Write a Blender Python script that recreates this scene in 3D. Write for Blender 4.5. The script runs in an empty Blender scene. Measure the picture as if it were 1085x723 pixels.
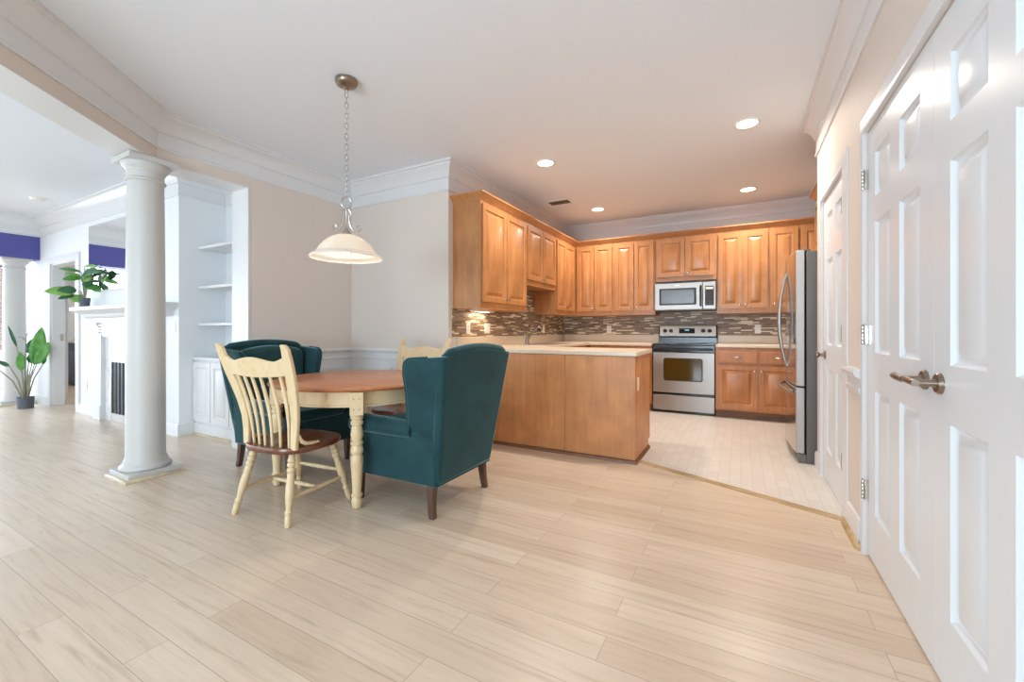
import bpy, bmesh, math, random
from mathutils import Vector, Matrix
random.seed(7)
PI = math.pi
S = bpy.context.scene
COL = S.collection

# ------------------------------------------------------------------ camera, world, daylight, exposure
EYE = 1.09
cam_d = bpy.data.cameras.new('camera'); cam = bpy.data.objects.new('camera', cam_d); COL.objects.link(cam)
cam.location = (0, 0, EYE); cam.rotation_euler = (PI/2, 0, math.radians(28.5))
cam_d.sensor_fit = 'HORIZONTAL'; cam_d.sensor_width = 36.0
cam_d.lens = 446.6/1085*36.0; cam_d.shift_y = -11.5/1085
cam_d.clip_start = 0.05
S.camera = cam
S.view_settings.view_transform = 'Standard'; S.view_settings.look = 'None'
S.view_settings.gamma = 1.0; S.view_settings.use_curve_mapping = False
S.view_settings.exposure = 0.13
cy = S.cycles
cy.max_bounces = 10; cy.diffuse_bounces = 6; cy.glossy_bounces = 4; cy.transmission_bounces = 6
cy.sample_clamp_indirect = 6.0; cy.caustics_reflective = False; cy.caustics_refractive = False
cy.use_denoising = True

W = bpy.data.worlds.new('sky'); S.world = W; W.use_nodes = True
bg = W.node_tree.nodes['Background']; bg.inputs[0].default_value = (0.86, 0.93, 1.0, 1); bg.inputs[1].default_value = 2.2

def area(name, loc, direction, sx, sy, power, color, spread=PI):
    d = bpy.data.lights.new(name, 'AREA'); d.shape = 'RECTANGLE'; d.size = sx; d.size_y = sy
    d.energy = power; d.color = color; d.spread = spread
    o = bpy.data.objects.new(name, d); COL.objects.link(o); o.location = loc
    o.rotation_euler = Vector(direction).to_track_quat('-Z', 'Y').to_euler()
    return o
DAY = (0.86, 0.93, 1.0)
area('daylight_sunroom', (-12.15, 0.3, 1.45), (1, 0, -0.08), 3.4, 2.1, 170, (0.76, 0.89, 1.0))
area('daylight_sunroom_side', (-10.9, -2.9, 1.45), (0.35, 1, -0.1), 2.2, 2.1, 80, (0.76, 0.89, 1.0))
area('daylight_living_window', (-6.6, -3.36, 1.45), (0, 1, 0.12), 3.4, 2.0, 92, (0.72, 0.88, 1.0))
area('daylight_dining_window', (-1.5, -3.34, 1.45), (-0.04, 1, 0.25), 2.4, 2.0, 232, (0.66, 0.85, 1.0))

# ------------------------------------------------------------------ material helpers
def srgb(r, g, b):
    f = lambda c: (c/12.92 if c <= 0.04045 else ((c+0.055)/1.055)**2.4)
    return (f(r/255), f(g/255), f(b/255), 1)
def mat(name, col, rough=0.5, metal=0.0, spec=0.5, **kw):
    m = bpy.data.materials.new(name); m.use_nodes = True
    b = m.node_tree.nodes['Principled BSDF']
    b.inputs['Base Color'].default_value = col if len(col) == 4 else (*col, 1)
    b.inputs['Roughness'].default_value = rough; b.inputs['Metallic'].default_value = metal
    b.inputs['Specular IOR Level'].default_value = spec
    for k, v in kw.items(): b.inputs[k.replace('_', ' ')].default_value = v
    return m
def N(m, t, **kw):
    n = m.node_tree.nodes.new(t)
    for k, v in kw.items(): setattr(n, k, v)
    return n
def L(m, a, b): m.node_tree.links.new(a, b)
def bsdf(m): return m.node_tree.nodes['Principled BSDF']
def coords(m, scale=(1, 1, 1), rot=(0, 0, 0), loc=(0, 0, 0)):
    tc = N(m, 'ShaderNodeTexCoord'); mp = N(m, 'ShaderNodeMapping')
    mp.inputs['Scale'].default_value = scale; mp.inputs['Rotation'].default_value = rot; mp.inputs['Location'].default_value = loc
    L(m, tc.outputs['Object'], mp.inputs['Vector']); return mp.outputs['Vector']
def noise(m, vec, scale=5, detail=4, rough=0.5, dist=0.0):
    n = N(m, 'ShaderNodeTexNoise'); n.inputs['Scale'].default_value = scale; n.inputs['Detail'].default_value = detail
    n.inputs['Roughness'].default_value = rough; n.inputs['Distortion'].default_value = dist
    if vec is not None: L(m, vec, n.inputs['Vector'])
    return n.outputs['Fac']
def ramp(m, fac, stops, interp='LINEAR'):
    r = N(m, 'ShaderNodeValToRGB'); r.color_ramp.interpolation = interp
    e = r.color_ramp.elements
    while len(e) < len(stops): e.new(0.5)
    for i, (p, c) in enumerate(stops): e[i].position = p; e[i].color = c
    L(m, fac, r.inputs['Fac']); return r.outputs['Color']
def mix(m, a, b, fac, mode='MIX'):
    n = N(m, 'ShaderNodeMix', data_type='RGBA', blend_type=mode)
    for sock, v in ((n.inputs[6], a), (n.inputs[7], b)):
        if isinstance(v, tuple): sock.default_value = v
        else: L(m, v, sock)
    if isinstance(fac, float): n.inputs[0].default_value = fac
    else: L(m, fac, n.inputs[0])
    return n.outputs[2]
def bump(m, h, strength=0.2, dist=0.01):
    n = N(m, 'ShaderNodeBump'); n.inputs['Strength'].default_value = strength; n.inputs['Distance'].default_value = dist
    L(m, h, n.inputs['Height']); L(m, n.outputs['Normal'], bsdf(m).inputs['Normal'])
def wood(name, c1, c2, c3, axis='z', rough=0.35, k=1.0, coat=0.0):
    m = mat(name, c1, rough)
    s = {'z': (9, 9, 0.7), 'x': (0.7, 9, 9), 'y': (9, 0.7, 9)}[axis]
    v = coords(m, tuple(q*k for q in s))
    a = noise(m, v, 3.0, 6, 0.6, 0.6)
    v2 = coords(m, (2.2, 2.2, 2.2)); b = noise(m, v2, 2.0, 3, 0.5, 0.2)
    c = ramp(m, a, [(0.25, c2), (0.55, c1), (0.8, c3)])
    c = mix(m, c, ramp(m, b, [(0.3, (0.72, 0.70, 0.68, 1)), (0.7, (1.1, 1.1, 1.1, 1))]), 0.7, 'MULTIPLY')
    L(m, c, bsdf(m).inputs['Base Color'])
    if coat: bsdf(m).inputs['Coat Weight'].default_value = coat; bsdf(m).inputs['Coat Roughness'].default_value = 0.15
    return m
def paint(name, col, rough=0.55, grain=0.03):
    m = mat(name, col, rough, spec=0.35)
    v = coords(m); n = noise(m, v, 140, 2)
    bump(m, n, grain, 0.002)
    return m

MAT = {}
MAT['wall'] = paint('beige_wall_paint', srgb(224, 213, 204), 0.6)
MAT['ceil'] = paint('ceiling_paint', srgb(236, 240, 246), 0.8)
MAT['white'] = paint('white_trim_paint', srgb(226, 226, 227), 0.32, 0.01)
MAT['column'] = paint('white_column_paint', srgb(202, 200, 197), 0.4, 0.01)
MAT['mantelwhite'] = paint('white_mantel_paint', srgb(218, 219, 221), 0.35, 0.01)
MAT['door'] = paint('white_door_paint', srgb(226, 229, 232), 0.28, 0.01)
MAT['livwall'] = paint('living_white_paint', srgb(232, 234, 236), 0.6)
MAT['blue'] = paint('blue_violet_paint', srgb(88, 88, 158), 0.6)
MAT['maple'] = wood('maple_cabinet', srgb(190, 132, 82), srgb(178, 119, 70), srgb(200, 143, 93), 'z', 0.36, 1.0, 0.1)
MAT['maple_base'] = wood('maple_base_cabinet', srgb(190, 124, 70), srgb(176, 110, 58), srgb(200, 136, 82), 'z', 0.38, 1.0, 0.08)
MAT['panel'] = wood('peninsula_panel_wood', srgb(208, 144, 90), srgb(194, 128, 76), srgb(218, 156, 102), 'z', 0.42, 0.8, 0.03)
MAT['maple_dark'] = wood('maple_toe_kick', srgb(120, 76, 42), srgb(98, 60, 32), srgb(135, 88, 52), 'x', 0.45)
MAT['oak_strip'] = wood('oak_threshold', srgb(190, 160, 118), srgb(168, 136, 94), srgb(204, 176, 136), 'x', 0.45)
MAT['pale_strip'] = wood('pale_floor_moulding', srgb(206, 190, 160), srgb(186, 168, 136), srgb(218, 204, 176), 'x', 0.4)
MAT['counter'] = mat('cream_laminate', srgb(226, 210, 186), 0.28)
def m_counter():
    m = MAT['counter']; v = coords(m); n = noise(m, v, 180, 2)
    L(m, ramp(m, n, [(0.35, srgb(214, 196, 170)), (0.6, srgb(230, 215, 193))]), bsdf(m).inputs['Base Color'])
m_counter()
MAT['steel'] = mat('brushed_stainless', srgb(168, 163, 158), 0.4, 0.88)
def m_steel():
    m = MAT['steel']; v = coords(m, (2, 2, 220)); n = noise(m, v, 3, 2)
    L(m, ramp(m, n, [(0.3, (0.36, 0.36, 0.36, 1)), (0.7, (0.48, 0.48, 0.48, 1))]), bsdf(m).inputs['Roughness'])
m_steel()
MAT['fridge_front'] = mat('polished_stainless', srgb(200, 192, 184), 0.13, 1.0)
MAT['fridge_edge'] = mat('satin_grey_door_edge', srgb(176, 174, 172), 0.4, 0.4)
MAT['fridge_body'] = mat('dark_grey_enamel', srgb(104, 101, 98), 0.42, 0.2)
MAT['chrome'] = mat('satin_nickel', srgb(205, 200, 192), 0.2, 1.0)
MAT['nickel'] = mat('brushed_nickel', srgb(186, 180, 172), 0.3, 1.0)
MAT['bronze'] = mat('antique_nickel', srgb(150, 136, 122), 0.28, 1.0)
MAT['black'] = mat('black_enamel', srgb(18, 18, 19), 0.18)
MAT['blackmatte'] = mat('matte_black', srgb(26, 26, 27), 0.5)
MAT['ovenglass'] = mat('oven_glass', srgb(74, 60, 18), 0.08, 0.0, 0.9)
MAT['microglass'] = mat('microwave_glass', srgb(92, 96, 100), 0.2, 0.0, 0.4)
MAT['display'] = mat('display_black', srgb(8, 9, 11), 0.45, 0, 0.15)
MAT['digit'] = mat('display_digits', srgb(150, 200, 215), 0.4, Emission_Color=srgb(120, 190, 215), Emission_Strength=1.2)
MAT['cream'] = mat('cream_painted_wood', srgb(224, 203, 165), 0.42)
def m_cream():
    m = MAT['cream']; v = coords(m, (1, 1, 0.35)); n = noise(m, v, 26, 5, 0.65)
    L(m, ramp(m, n, [(0.25, srgb(202, 174, 130)), (0.42, srgb(221, 196, 154)), (0.75, srgb(228, 205, 166))]), bsdf(m).inputs['Base Color'])
m_cream()
MAT['seatwood'] = wood('walnut_seat', srgb(120, 66, 42), srgb(92, 46, 28), srgb(146, 86, 58), 'y', 0.3, 1.2, 0.3)
MAT['tabletop'] = wood('cherry_tabletop', srgb(186, 119, 74), srgb(166, 99, 56), srgb(202, 138, 94), 'x', 0.3, 0.8, 0.1)
MAT['teal'] = mat('teal_velvet', srgb(24, 66, 72), 0.75, 0, 0.25, Sheen_Weight=1.0, Sheen_Roughness=0.33, Sheen_Tint=srgb(170, 222, 232))
def m_teal():
    m = MAT['teal']; v = coords(m); n = noise(m, v, 6, 4, 0.6); n2 = noise(m, v, 300, 2)
    L(m, ramp(m, n, [(0.3, srgb(20, 52, 56)), (0.7, srgb(30, 68, 72))]), bsdf(m).inputs['Base Color'])
    bump(m, n2, 0.15, 0.001)
m_teal()
MAT['darkleg'] = wood('worn_walnut_leg', srgb(92, 64, 50), srgb(66, 43, 34), srgb(120, 90, 74), 'z', 0.4)
MAT['bulbglow'] = mat('lit_bulb', (1, 1, 1), 0.5, Emission_Color=(1, 0.86, 0.66, 1), Emission_Strength=9.0)
MAT['canlens'] = mat('lit_lens', (1, 1, 1), 0.5, Emission_Color=(1, 0.93, 0.82, 1), Emission_Strength=7.0)
MAT['plastic'] = mat('white_plastic', srgb(240, 238, 232), 0.35)
MAT['slot'] = mat('outlet_slot', srgb(60, 56, 52), 0.5)
MAT['vent'] = mat('brown_vent', srgb(120, 104, 90), 0.5)
MAT['hole'] = mat('vent_hole', srgb(40, 32, 26), 0.7)
MAT['mirror'] = mat('mirror_glass', (0.92, 0.94, 0.96), 0.01, 1.0)
MAT['marble'] = mat('white_marble', srgb(226, 228, 230), 0.12)
def m_marble():
    m = MAT['marble']; v = coords(m); n = noise(m, v, 3, 6, 0.6, 1.5)
    L(m, ramp(m, n, [(0.35, srgb(206, 210, 214)), (0.55, srgb(232, 234, 236))]), bsdf(m).inputs['Base Color'])
m_marble()
MAT['mesh'] = mat('dark_mesh_curtain', srgb(52, 55, 60), 0.45, 0.6)
MAT['soot'] = mat('firebox_black', srgb(22, 22, 24), 0.8)
MAT['pot'] = mat('slate_grey_pot', srgb(92, 98, 108), 0.6)
MAT['soil'] = mat('dark_soil', srgb(58, 46, 36), 0.9)
MAT['stem'] = mat('grey_green_stem', srgb(150, 150, 128), 0.6)
MAT['bluecab'] = paint('slate_blue_paint', srgb(112, 124, 148), 0.45)
MAT['glass'] = mat('window_glass', (1, 1, 1), 0.0, 0, 0.5, Transmission_Weight=1.0, IOR=1.0)
def leafmat(name, c1, c2):
    m = mat(name, c1, 0.42); v = coords(m); n = noise(m, v, 9, 3)
    L(m, ramp(m, n, [(0.35, c2), (0.65, c1)]), bsdf(m).inputs['Base Color'])
    bsdf(m).inputs['Transmission Weight'].default_value = 0.0
    return m
MAT['leaf'] = leafmat('fresh_green_leaf', srgb(112, 176, 84), srgb(76, 140, 62))
MAT['leafdark'] = leafmat('deep_green_leaf', srgb(70, 124, 84), srgb(44, 92, 66))
MAT['leaflight'] = leafmat('light_green_leaf', srgb(162, 208, 106), srgb(122, 184, 82))

def m_floor():
    m = mat('pale_oak_planks', srgb(214, 192, 164), 0.3, spec=0.45)
    v = coords(m)
    b = N(m, 'ShaderNodeTexBrick'); b.offset = 0.37; b.offset_frequency = 2
    b.inputs['Color1'].default_value = (0, 0, 0, 1); b.inputs['Color2'].default_value = (1, 1, 1, 1)
    b.inputs['Mortar'].default_value = (0.5, 0.5, 0.5, 1)
    b.inputs['Scale'].default_value = 1.0; b.inputs['Brick Width'].default_value = 1.35; b.inputs['Row Height'].default_value = 0.125
    b.inputs['Mortar Size'].default_value = 0.0011; b.inputs['Mortar Smooth'].default_value = 0.0
    vo = coords(m, (1, 1, 1), (0, 0, 0), (0.42, 0.023, 0)); L(m, vo, b.inputs['Vector'])
    tone = ramp(m, b.outputs['Color'], [(0.0, srgb(209, 187, 164)), (0.35, srgb(220, 201, 180)), (0.7, srgb(215, 195, 173)), (1.0, srgb(225, 207, 187))])
    # long grain that differs from plank to plank
    sx = N(m, 'ShaderNodeSeparateXYZ'); L(m, v, sx.inputs[0])
    add = N(m, 'ShaderNodeMath', operation='MULTIPLY_ADD'); L(m, b.outputs['Color'], add.inputs[0]); add.inputs[1].default_value = 37.0; L(m, sx.outputs[0], add.inputs[2])
    cb = N(m, 'ShaderNodeCombineXYZ'); L(m, add.outputs[0], cb.inputs[0]); L(m, sx.outputs[1], cb.inputs[1])
    mp = N(m, 'ShaderNodeMapping'); mp.inputs['Scale'].default_value = (0.9, 16, 1); L(m, cb.outputs[0], mp.inputs['Vector'])
    g = noise(m, mp.outputs['Vector'], 2.2, 8, 0.68, 0.5)
    grain = ramp(m, g, [(0.30, (0.68, 0.62, 0.56, 1)), (0.46, (0.94, 0.92, 0.90, 1)), (0.62, (1.0, 1.0, 1.0, 1)), (0.8, (1.08, 1.07, 1.06, 1))])
    c = mix(m, tone, grain, 0.8, 'MULTIPLY')
    c = mix(m, c, srgb(128, 104, 80), ramp(m, b.outputs['Fac'], [(0.2, (0, 0, 0, 1)), (0.9, (0.6, 0.6, 0.6, 1))]))
    L(m, c, bsdf(m).inputs['Base Color'])
    L(m, ramp(m, g, [(0.3, (0.36, 0.36, 0.36, 1)), (0.7, (0.27, 0.27, 0.27, 1))]), bsdf(m).inputs['Roughness'])
    return m
MAT['floor'] = m_floor()
def m_tile():
    m = mat('white_brick_tile_floor', srgb(232, 226, 216), 0.35)
    v = coords(m, (1, 1, 1), (0, 0, PI/2))
    b = N(m, 'ShaderNodeTexBrick'); b.offset = 0.5
    b.inputs['Color1'].default_value = srgb(214, 208, 200); b.inputs['Color2'].default_value = srgb(221, 216, 209); b.inputs['Mortar'].default_value = srgb(203, 195, 185)
    b.inputs['Scale'].default_value = 1.0; b.inputs['Brick Width'].default_value = 0.15; b.inputs['Row Height'].default_value = 0.075
    b.inputs['Mortar Size'].default_value = 0.0025; b.inputs['Mortar Smooth'].default_value = 0.3
    L(m, v, b.inputs['Vector']); L(m, b.outputs['Color'], bsdf(m).inputs['Base Color'])
    bump(m, b.outputs['Fac'], -0.15, 0.002)
    return m
MAT['tile'] = m_tile()
def m_mosaic(name, axis):
    m = mat(name, srgb(120, 105, 92), 0.4, spec=0.3)
    tc = N(m, 'ShaderNodeTexCoord'); sx = N(m, 'ShaderNodeSeparateXYZ'); L(m, tc.outputs['Object'], sx.inputs[0])
    cb = N(m, 'ShaderNodeCombineXYZ'); L(m, sx.outputs[0 if axis == 'x' else 1], cb.inputs[0]); L(m, sx.outputs[2], cb.inputs[1])
    b = N(m, 'ShaderNodeTexBrick'); b.offset = 0.43; b.offset_frequency = 2; b.squash = 0.6; b.squash_frequency = 3
    b.inputs['Color1'].default_value = (0, 0, 0, 1); b.inputs['Color2'].default_value = (1, 1, 1, 1); b.inputs['Mortar'].default_value = (0.3, 0.3, 0.3, 1)
    b.inputs['Scale'].default_value = 1.0; b.inputs['Brick Width'].default_value = 0.14; b.inputs['Row Height'].default_value = 0.0152
    b.inputs['Mortar Size'].default_value = 0.0009; b.inputs['Mortar Smooth'].default_value = 0.1; b.inputs['Bias'].default_value = 0.0
    L(m, cb.outputs[0], b.inputs['Vector'])
    c = ramp(m, b.outputs['Color'], [(0.0, srgb(132, 112, 94)), (0.16, srgb(152, 132, 111)), (0.33, srgb(118, 98, 82)), (0.5, srgb(143, 122, 101)), (0.64, srgb(162, 140, 115)), (0.78, srgb(238, 226, 202)), (0.94, srgb(208, 190, 160))], 'CONSTANT')
    c = mix(m, c, srgb(140, 122, 104), b.outputs['Fac'])
    L(m, c, bsdf(m).inputs['Base Color']); bump(m, b.outputs['Fac'], -0.3, 0.002)
    return m
MAT['mosaic_x'] = m_mosaic('glass_stone_mosaic', 'x'); MAT['mosaic_y'] = m_mosaic('glass_stone_mosaic_side', 'y')
def m_shade():
    m = bpy.data.materials.new('alabaster_glass_shade'); m.use_nodes = True; nt = m.node_tree
    b = bsdf(m); b.inputs['Base Color'].default_value = srgb(248, 244, 236); b.inputs['Roughness'].default_value = 0.25
    v = coords(m); n = noise(m, v, 7, 4, 0.6, 1.2)
    L(m, ramp(m, n, [(0.3, srgb(240, 232, 216)), (0.7, srgb(252, 249, 243))]), b.inputs['Base Color'])
    t = N(m, 'ShaderNodeBsdfTranslucent'); t.inputs['Color'].default_value = (1, 0.97, 0.92, 1)
    mx = N(m, 'ShaderNodeMixShader'); mx.inputs[0].default_value = 0.55
    L(m, b.outputs[0], mx.inputs[1]); L(m, t.outputs[0], mx.inputs[2])
    L(m, mx.outputs[0], nt.nodes['Material Output'].inputs['Surface'])
    return m
MAT['shade'] = m_shade()
def m_abstract():
    m = mat('black_white_abstract', (1, 1, 1), 0.5); v = coords(m); n = noise(m, v, 5, 3, 0.5, 1.0)
    L(m, ramp(m, n, [(0.0, srgb(24, 28, 36)), (0.47, srgb(236, 238, 240)), (0.58, srgb(30, 34, 44)), (0.64, srgb(236, 238, 240))], 'CONSTANT'), bsdf(m).inputs['Base Color'])
    return m
MAT['abstract'] = m_abstract()
def m_woven():
    m = mat('woven_wall_hanging', srgb(170, 142, 128), 0.9); v = coords(m, (1, 14, 40)); n = noise(m, v, 2, 5, 0.7)
    L(m, ramp(m, n, [(0.35, srgb(120, 92, 82)), (0.6, srgb(214, 196, 186))]), bsdf(m).inputs['Base Color']); return m
MAT['woven'] = m_woven()

# ------------------------------------------------------------------ mesh helpers
class MB:
    def __init__(s): s.v = []; s.f = []; s.isl = []; s.whole = False
    def add(s, vs, fs):
        o = len(s.v); s.v += [tuple(p) for p in vs]; s.isl.append((o, len(s.v))); s.f += [tuple(i+o for i in f) for f in fs]; return s
    def box(s, x0, x1, y0, y1, z0, z1):
        return s.add([(x0,y0,z0),(x1,y0,z0),(x1,y1,z0),(x0,y1,z0),(x0,y0,z1),(x1,y0,z1),(x1,y1,z1),(x0,y1,z1)],
                     [(0,3,2,1),(4,5,6,7),(0,1,5,4),(1,2,6,5),(2,3,7,6),(3,0,4,7)])
    def loft(s, rings, cap=True, close=False):
        n = len(rings[0]); vs = [p for r in rings for p in r]; fs = []
        m = len(rings)
        for i in range(m if close else m-1):
            a, b = i*n, ((i+1) % m)*n
            for j in range(n): k = (j+1) % n; fs.append((a+j, a+k, b+k, b+j))
        if cap and not close: fs.append(tuple(range(n))[::-1]); fs.append(tuple(range((m-1)*n, m*n)))
        return s.add(vs, fs)
    def lathe(s, prof, cx=0, cy=0, n=32, cap=True):      # prof: [(r, z)] from low to high
        return s.loft([[(cx+r*math.cos(2*PI*j/n), cy+r*math.sin(2*PI*j/n), z) for j in range(n)] for r, z in prof], cap)
    def turned(s, p0, p1, prof, n=14, cap=True):         # prof: [(t, r)] along p0 -> p1
        p0 = Vector(p0); p1 = Vector(p1); d = (p1-p0); q = d.normalized().to_track_quat('Z', 'Y')
        return s.loft([[tuple(p0+d*t+q@Vector((r*math.cos(2*PI*j/n), r*math.sin(2*PI*j/n), 0))) for j in range(n)] for t, r in prof], cap)
    def tube(s, pts, r, n=10, cap=True, close=False):
        P = [Vector(p) for p in pts]; m = len(P)
        R = r if isinstance(r, (list, tuple)) else [r]*m
        T = []
        for i in range(m):
            a = P[(i-1) % m] if (close or i > 0) else P[i]; b = P[(i+1) % m] if (close or i < m-1) else P[i]
            T.append((b-a).normalized())
        u = T[0].orthogonal().normalized(); rings = []
        for i in range(m):
            u = (u - T[i]*u.dot(T[i])).normalized(); w = T[i].cross(u)
            rings.append([tuple(P[i]+(u*math.cos(2*PI*j/n)+w*math.sin(2*PI*j/n))*R[i]) for j in range(n)])
        return s.loft(rings, cap, close)
    def prism(s, poly, z0, z1):
        n = len(poly); vs = [(x, y, z0) for x, y in poly]+[(x, y, z1) for x, y in poly]
        return s.add(vs, [tuple(range(n))[::-1], tuple(range(n, 2*n))]+[(i, (i+1) % n, n+(i+1) % n, n+i) for i in range(n)])
    def prism_xz(s, poly, y0, y1, shear=0.0, z_ref=0.0):  # outline in x,z pushed through y; shear: dy per dz
        n = len(poly); vs = [(x, y0+shear*(z-z_ref), z) for x, z in poly]+[(x, y1+shear*(z-z_ref), z) for x, z in poly]
        return s.add(vs, [tuple(range(n)), tuple(range(n, 2*n))[::-1]]+[(i, n+i, n+(i+1) % n, (i+1) % n) for i in range(n)])
    def prism_yz(s, poly, x0, x1, shear=0.0, z_ref=0.0):
        n = len(poly); vs = [(x0+shear*(z-z_ref), y, z) for y, z in poly]+[(x1+shear*(z-z_ref), y, z) for y, z in poly]
        return s.add(vs, [tuple(range(n))[::-1], tuple(range(n, 2*n))]+[(i, (i+1) % n, n+(i+1) % n, n+i) for i in range(n)])
    def sweep(s, path, prof, close=False):               # path [(x,y)], prof [(offset to the right, z)]
        m = len(path); rings = []
        for i in range(m):
            p = Vector(path[i]); ns = []
            if close or i > 0: d = (p-Vector(path[i-1])).normalized(); ns.append(Vector((d.y, -d.x)))
            if close or i < m-1: d = (Vector(path[(i+1) % m])-p).normalized(); ns.append(Vector((d.y, -d.x)))
            nn = sum(ns, Vector((0, 0))).normalized(); k = 1/max(0.3, nn.dot(ns[0]))
            rings.append([(p.x+nn.x*o*k, p.y+nn.y*o*k, z) for o, z in prof])
        return s.loft(rings, True, close)
    def panels(s, w, h, t, xb, zb, cells, rings):
        """slab with its face at y=0 looking to -y; cells (i,j) carry nested rectangles, rings [(inset, depth)]"""
        X = [0]+list(xb)+[w]; Z = [0]+list(zb)+[h]; s.whole = True
        for i in range(len(X)-1):
            for j in range(len(Z)-1):
                x0, x1, z0, z1 = X[i], X[i+1], Z[j], Z[j+1]
                R = [[(x0,0,z0),(x1,0,z0),(x1,0,z1),(x0,0,z1)]]
                if (i, j) in cells:
                    for a, d in rings: R.append([(x0+a,d,z0+a),(x1-a,d,z0+a),(x1-a,d,z1-a),(x0+a,d,z1-a)])
                vs = [p for r in R for p in r]; fs = []
                for k in range(len(R)-1):
                    for q in range(4): fs.append((4*k+q, 4*k+(q+1) % 4, 4*k+4+(q+1) % 4, 4*k+4+q))
                e = 4*(len(R)-1); fs.append((e, e+1, e+2, e+3)); s.add(vs, fs)
        s.add([(0,0,0),(w,0,0),(w,0,h),(0,0,h),(0,t,0),(w,t,0),(w,t,h),(0,t,h)],
              [(4,7,6,5),(0,4,5,1),(1,5,6,2),(2,6,7,3),(3,7,4,0)])
        return s
    def xf(s, M):
        s.v = [tuple(M @ Vector(p)) for p in s.v]; return s
    def build(s, name, m, parent=None, bevel=0.0, seg=2, sub=0, angle=38, solid=0.0, loc=None, rot=None):
        me = bpy.data.meshes.new(name); me.from_pydata(s.v, [], s.f)
        b = bmesh.new(); b.from_mesh(me); b.verts.ensure_lookup_table()
        for vs in ([list(b.verts)] if s.whole else [[b.verts[i] for i in range(p, q)] for p, q in s.isl]): bmesh.ops.remove_doubles(b, verts=vs, dist=1e-5)
        bmesh.ops.recalc_face_normals(b, faces=b.faces); b.to_mesh(me); b.free()
        me.materials.append(MAT[m] if isinstance(m, str) else m)
        me.polygons.foreach_set('use_smooth', [True]*len(me.polygons))
        me.set_sharp_from_angle(angle=math.radians(angle))
        o = bpy.data.objects.new(name, me); COL.objects.link(o)
        if parent: o.parent = parent
        if loc: o.location = loc
        if rot is not None: o.rotation_euler = (0, 0, rot) if isinstance(rot, (int, float)) else rot
        if solid:
            q = o.modifiers.new('thickness', 'SOLIDIFY'); q.thickness = solid; q.offset = 0
        if bevel:
            q = o.modifiers.new('bevel', 'BEVEL'); q.width = bevel; q.segments = seg; q.limit_method = 'ANGLE'; q.angle_limit = math.radians(35)
            q.harden_normals = False
        if sub:
            q = o.modifiers.new('subdivision', 'SUBSURF'); q.levels = sub; q.render_levels = sub
        return o
def tag(o, label=None, cat=None, group=None, kind=None):
    if label: o['label'] = label
    if cat: o['category'] = cat
    if group: o['group'] = group
    if kind: o['kind'] = kind
    return o
def thing(name, label, cat, loc=(0, 0, 0), rot=0.0, group=None, kind=None):
    o = bpy.data.objects.new(name, None); COL.objects.link(o); o.empty_display_size = 0.1
    o.location = loc; o.rotation_euler = (0, 0, rot)
    return tag(o, label, cat, group, kind)
def struct(name, mb, m, **kw):
    o = mb.build(name, m, **kw); o['kind'] = 'structure'; return o
def copy_tree(o, parent=None):
    c = o.copy(); COL.objects.link(c)
    if parent: c.parent = parent
    for ch in [x for x in bpy.data.objects if x.parent == o]: copy_tree(ch, c)
    return c
def copy_thing(o, loc, rot, label, group=None):
    c = copy_tree(o); c.location = loc; c.rotation_euler = (0, 0, rot); c['label'] = label
    if group: c['group'] = group
    return c
RB = {'-y': 0.0, '+x': PI/2, '-x': -PI/2, '+y': PI}

# ------------------------------------------------------------------ the shell
CEIL = 2.75; HB = 2.385           # ceiling height, underside of the header beams
XR, XL, XLO = 0.535, -3.91, -4.16   # right wall, dining left wall (inner and living-side face)
YD, XK, YB = 3.36, -2.54, 6.45      # dining back wall, kitchen left wall, kitchen back wall
YL, XF, YF = 2.17, -9.2, -3.4       # living room wall with the fireplace, blue header, wall behind the camera
struct('floor', MB().prism([(-12.4,-3.6),(0.75,-3.6),(0.75,2.932),(-0.72,3.5585),(-2.60,3.5585),(-2.60,3.45),(-5.0,3.45),(-5.0,3.85),(-12.4,3.85)], -0.1, 0), 'floor')
struct('floor_kitchen', MB().prism([(0.75,2.932),(1.4,2.932),(1.4,6.6),(-2.66,6.6),(-2.66,3.5585),(-0.72,3.5585)], -0.1, 0.0), 'tile')
struct('ceiling', MB().box(-12.4,1.4,-3.6,6.6,CEIL,CEIL+0.1), 'ceil')
w = MB()
for a, b in ((YF-0.1, 1.03), (2.616, 3.09), (3.85, 4.11)): w.box(XR, XR+0.13, a, b, 0, CEIL)
for a, b in ((1.03, 2.616), (3.09, 3.85)): w.box(XR, XR+0.13, a, b, 2.045, CEIL)
struct('wall_right', w, 'wall')
struct('wall_closet', MB().box(XR+0.13, 1.37, 3.98, 4.11, 0, CEIL), 'wall')
struct('wall_kitchen_right', MB().box(1.25, 1.37, 4.11, YB+0.1, 0, CEIL), 'wall')
struct('wall_kitchen_back', MB().box(XK-0.12, 1.25, YB, YB+0.12, 0, CEIL), 'wall')
struct('wall_kitchen_left', MB().box(XK-0.12, XK, YD+0.12, YB, 0, CEIL), 'wall')
struct('wall_dining_back', MB().box(XL-0.25, XK, YD, YD+0.12, 0, CEIL), 'wall')
struct('wall_dining_left', MB().box(XLO, XL, 2.22, YD, 0, CEIL).box(XLO, XL, 1.53, 2.22, HB, CEIL), 'wall')
struct('beam_diagonal', MB().prism([(XL,1.53),(XLO,1.53),(XLO,1.44),(-0.05,-3.4),(0.2,-3.4)], HB, CEIL), 'wall')
struct('trim_14', MB().prism([(XL-0.004,1.53),(XLO,1.53),(XLO,1.442),(-0.052,-3.4),(0.196,-3.4)], HB-0.008, HB-0.0005), 'white')
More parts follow.
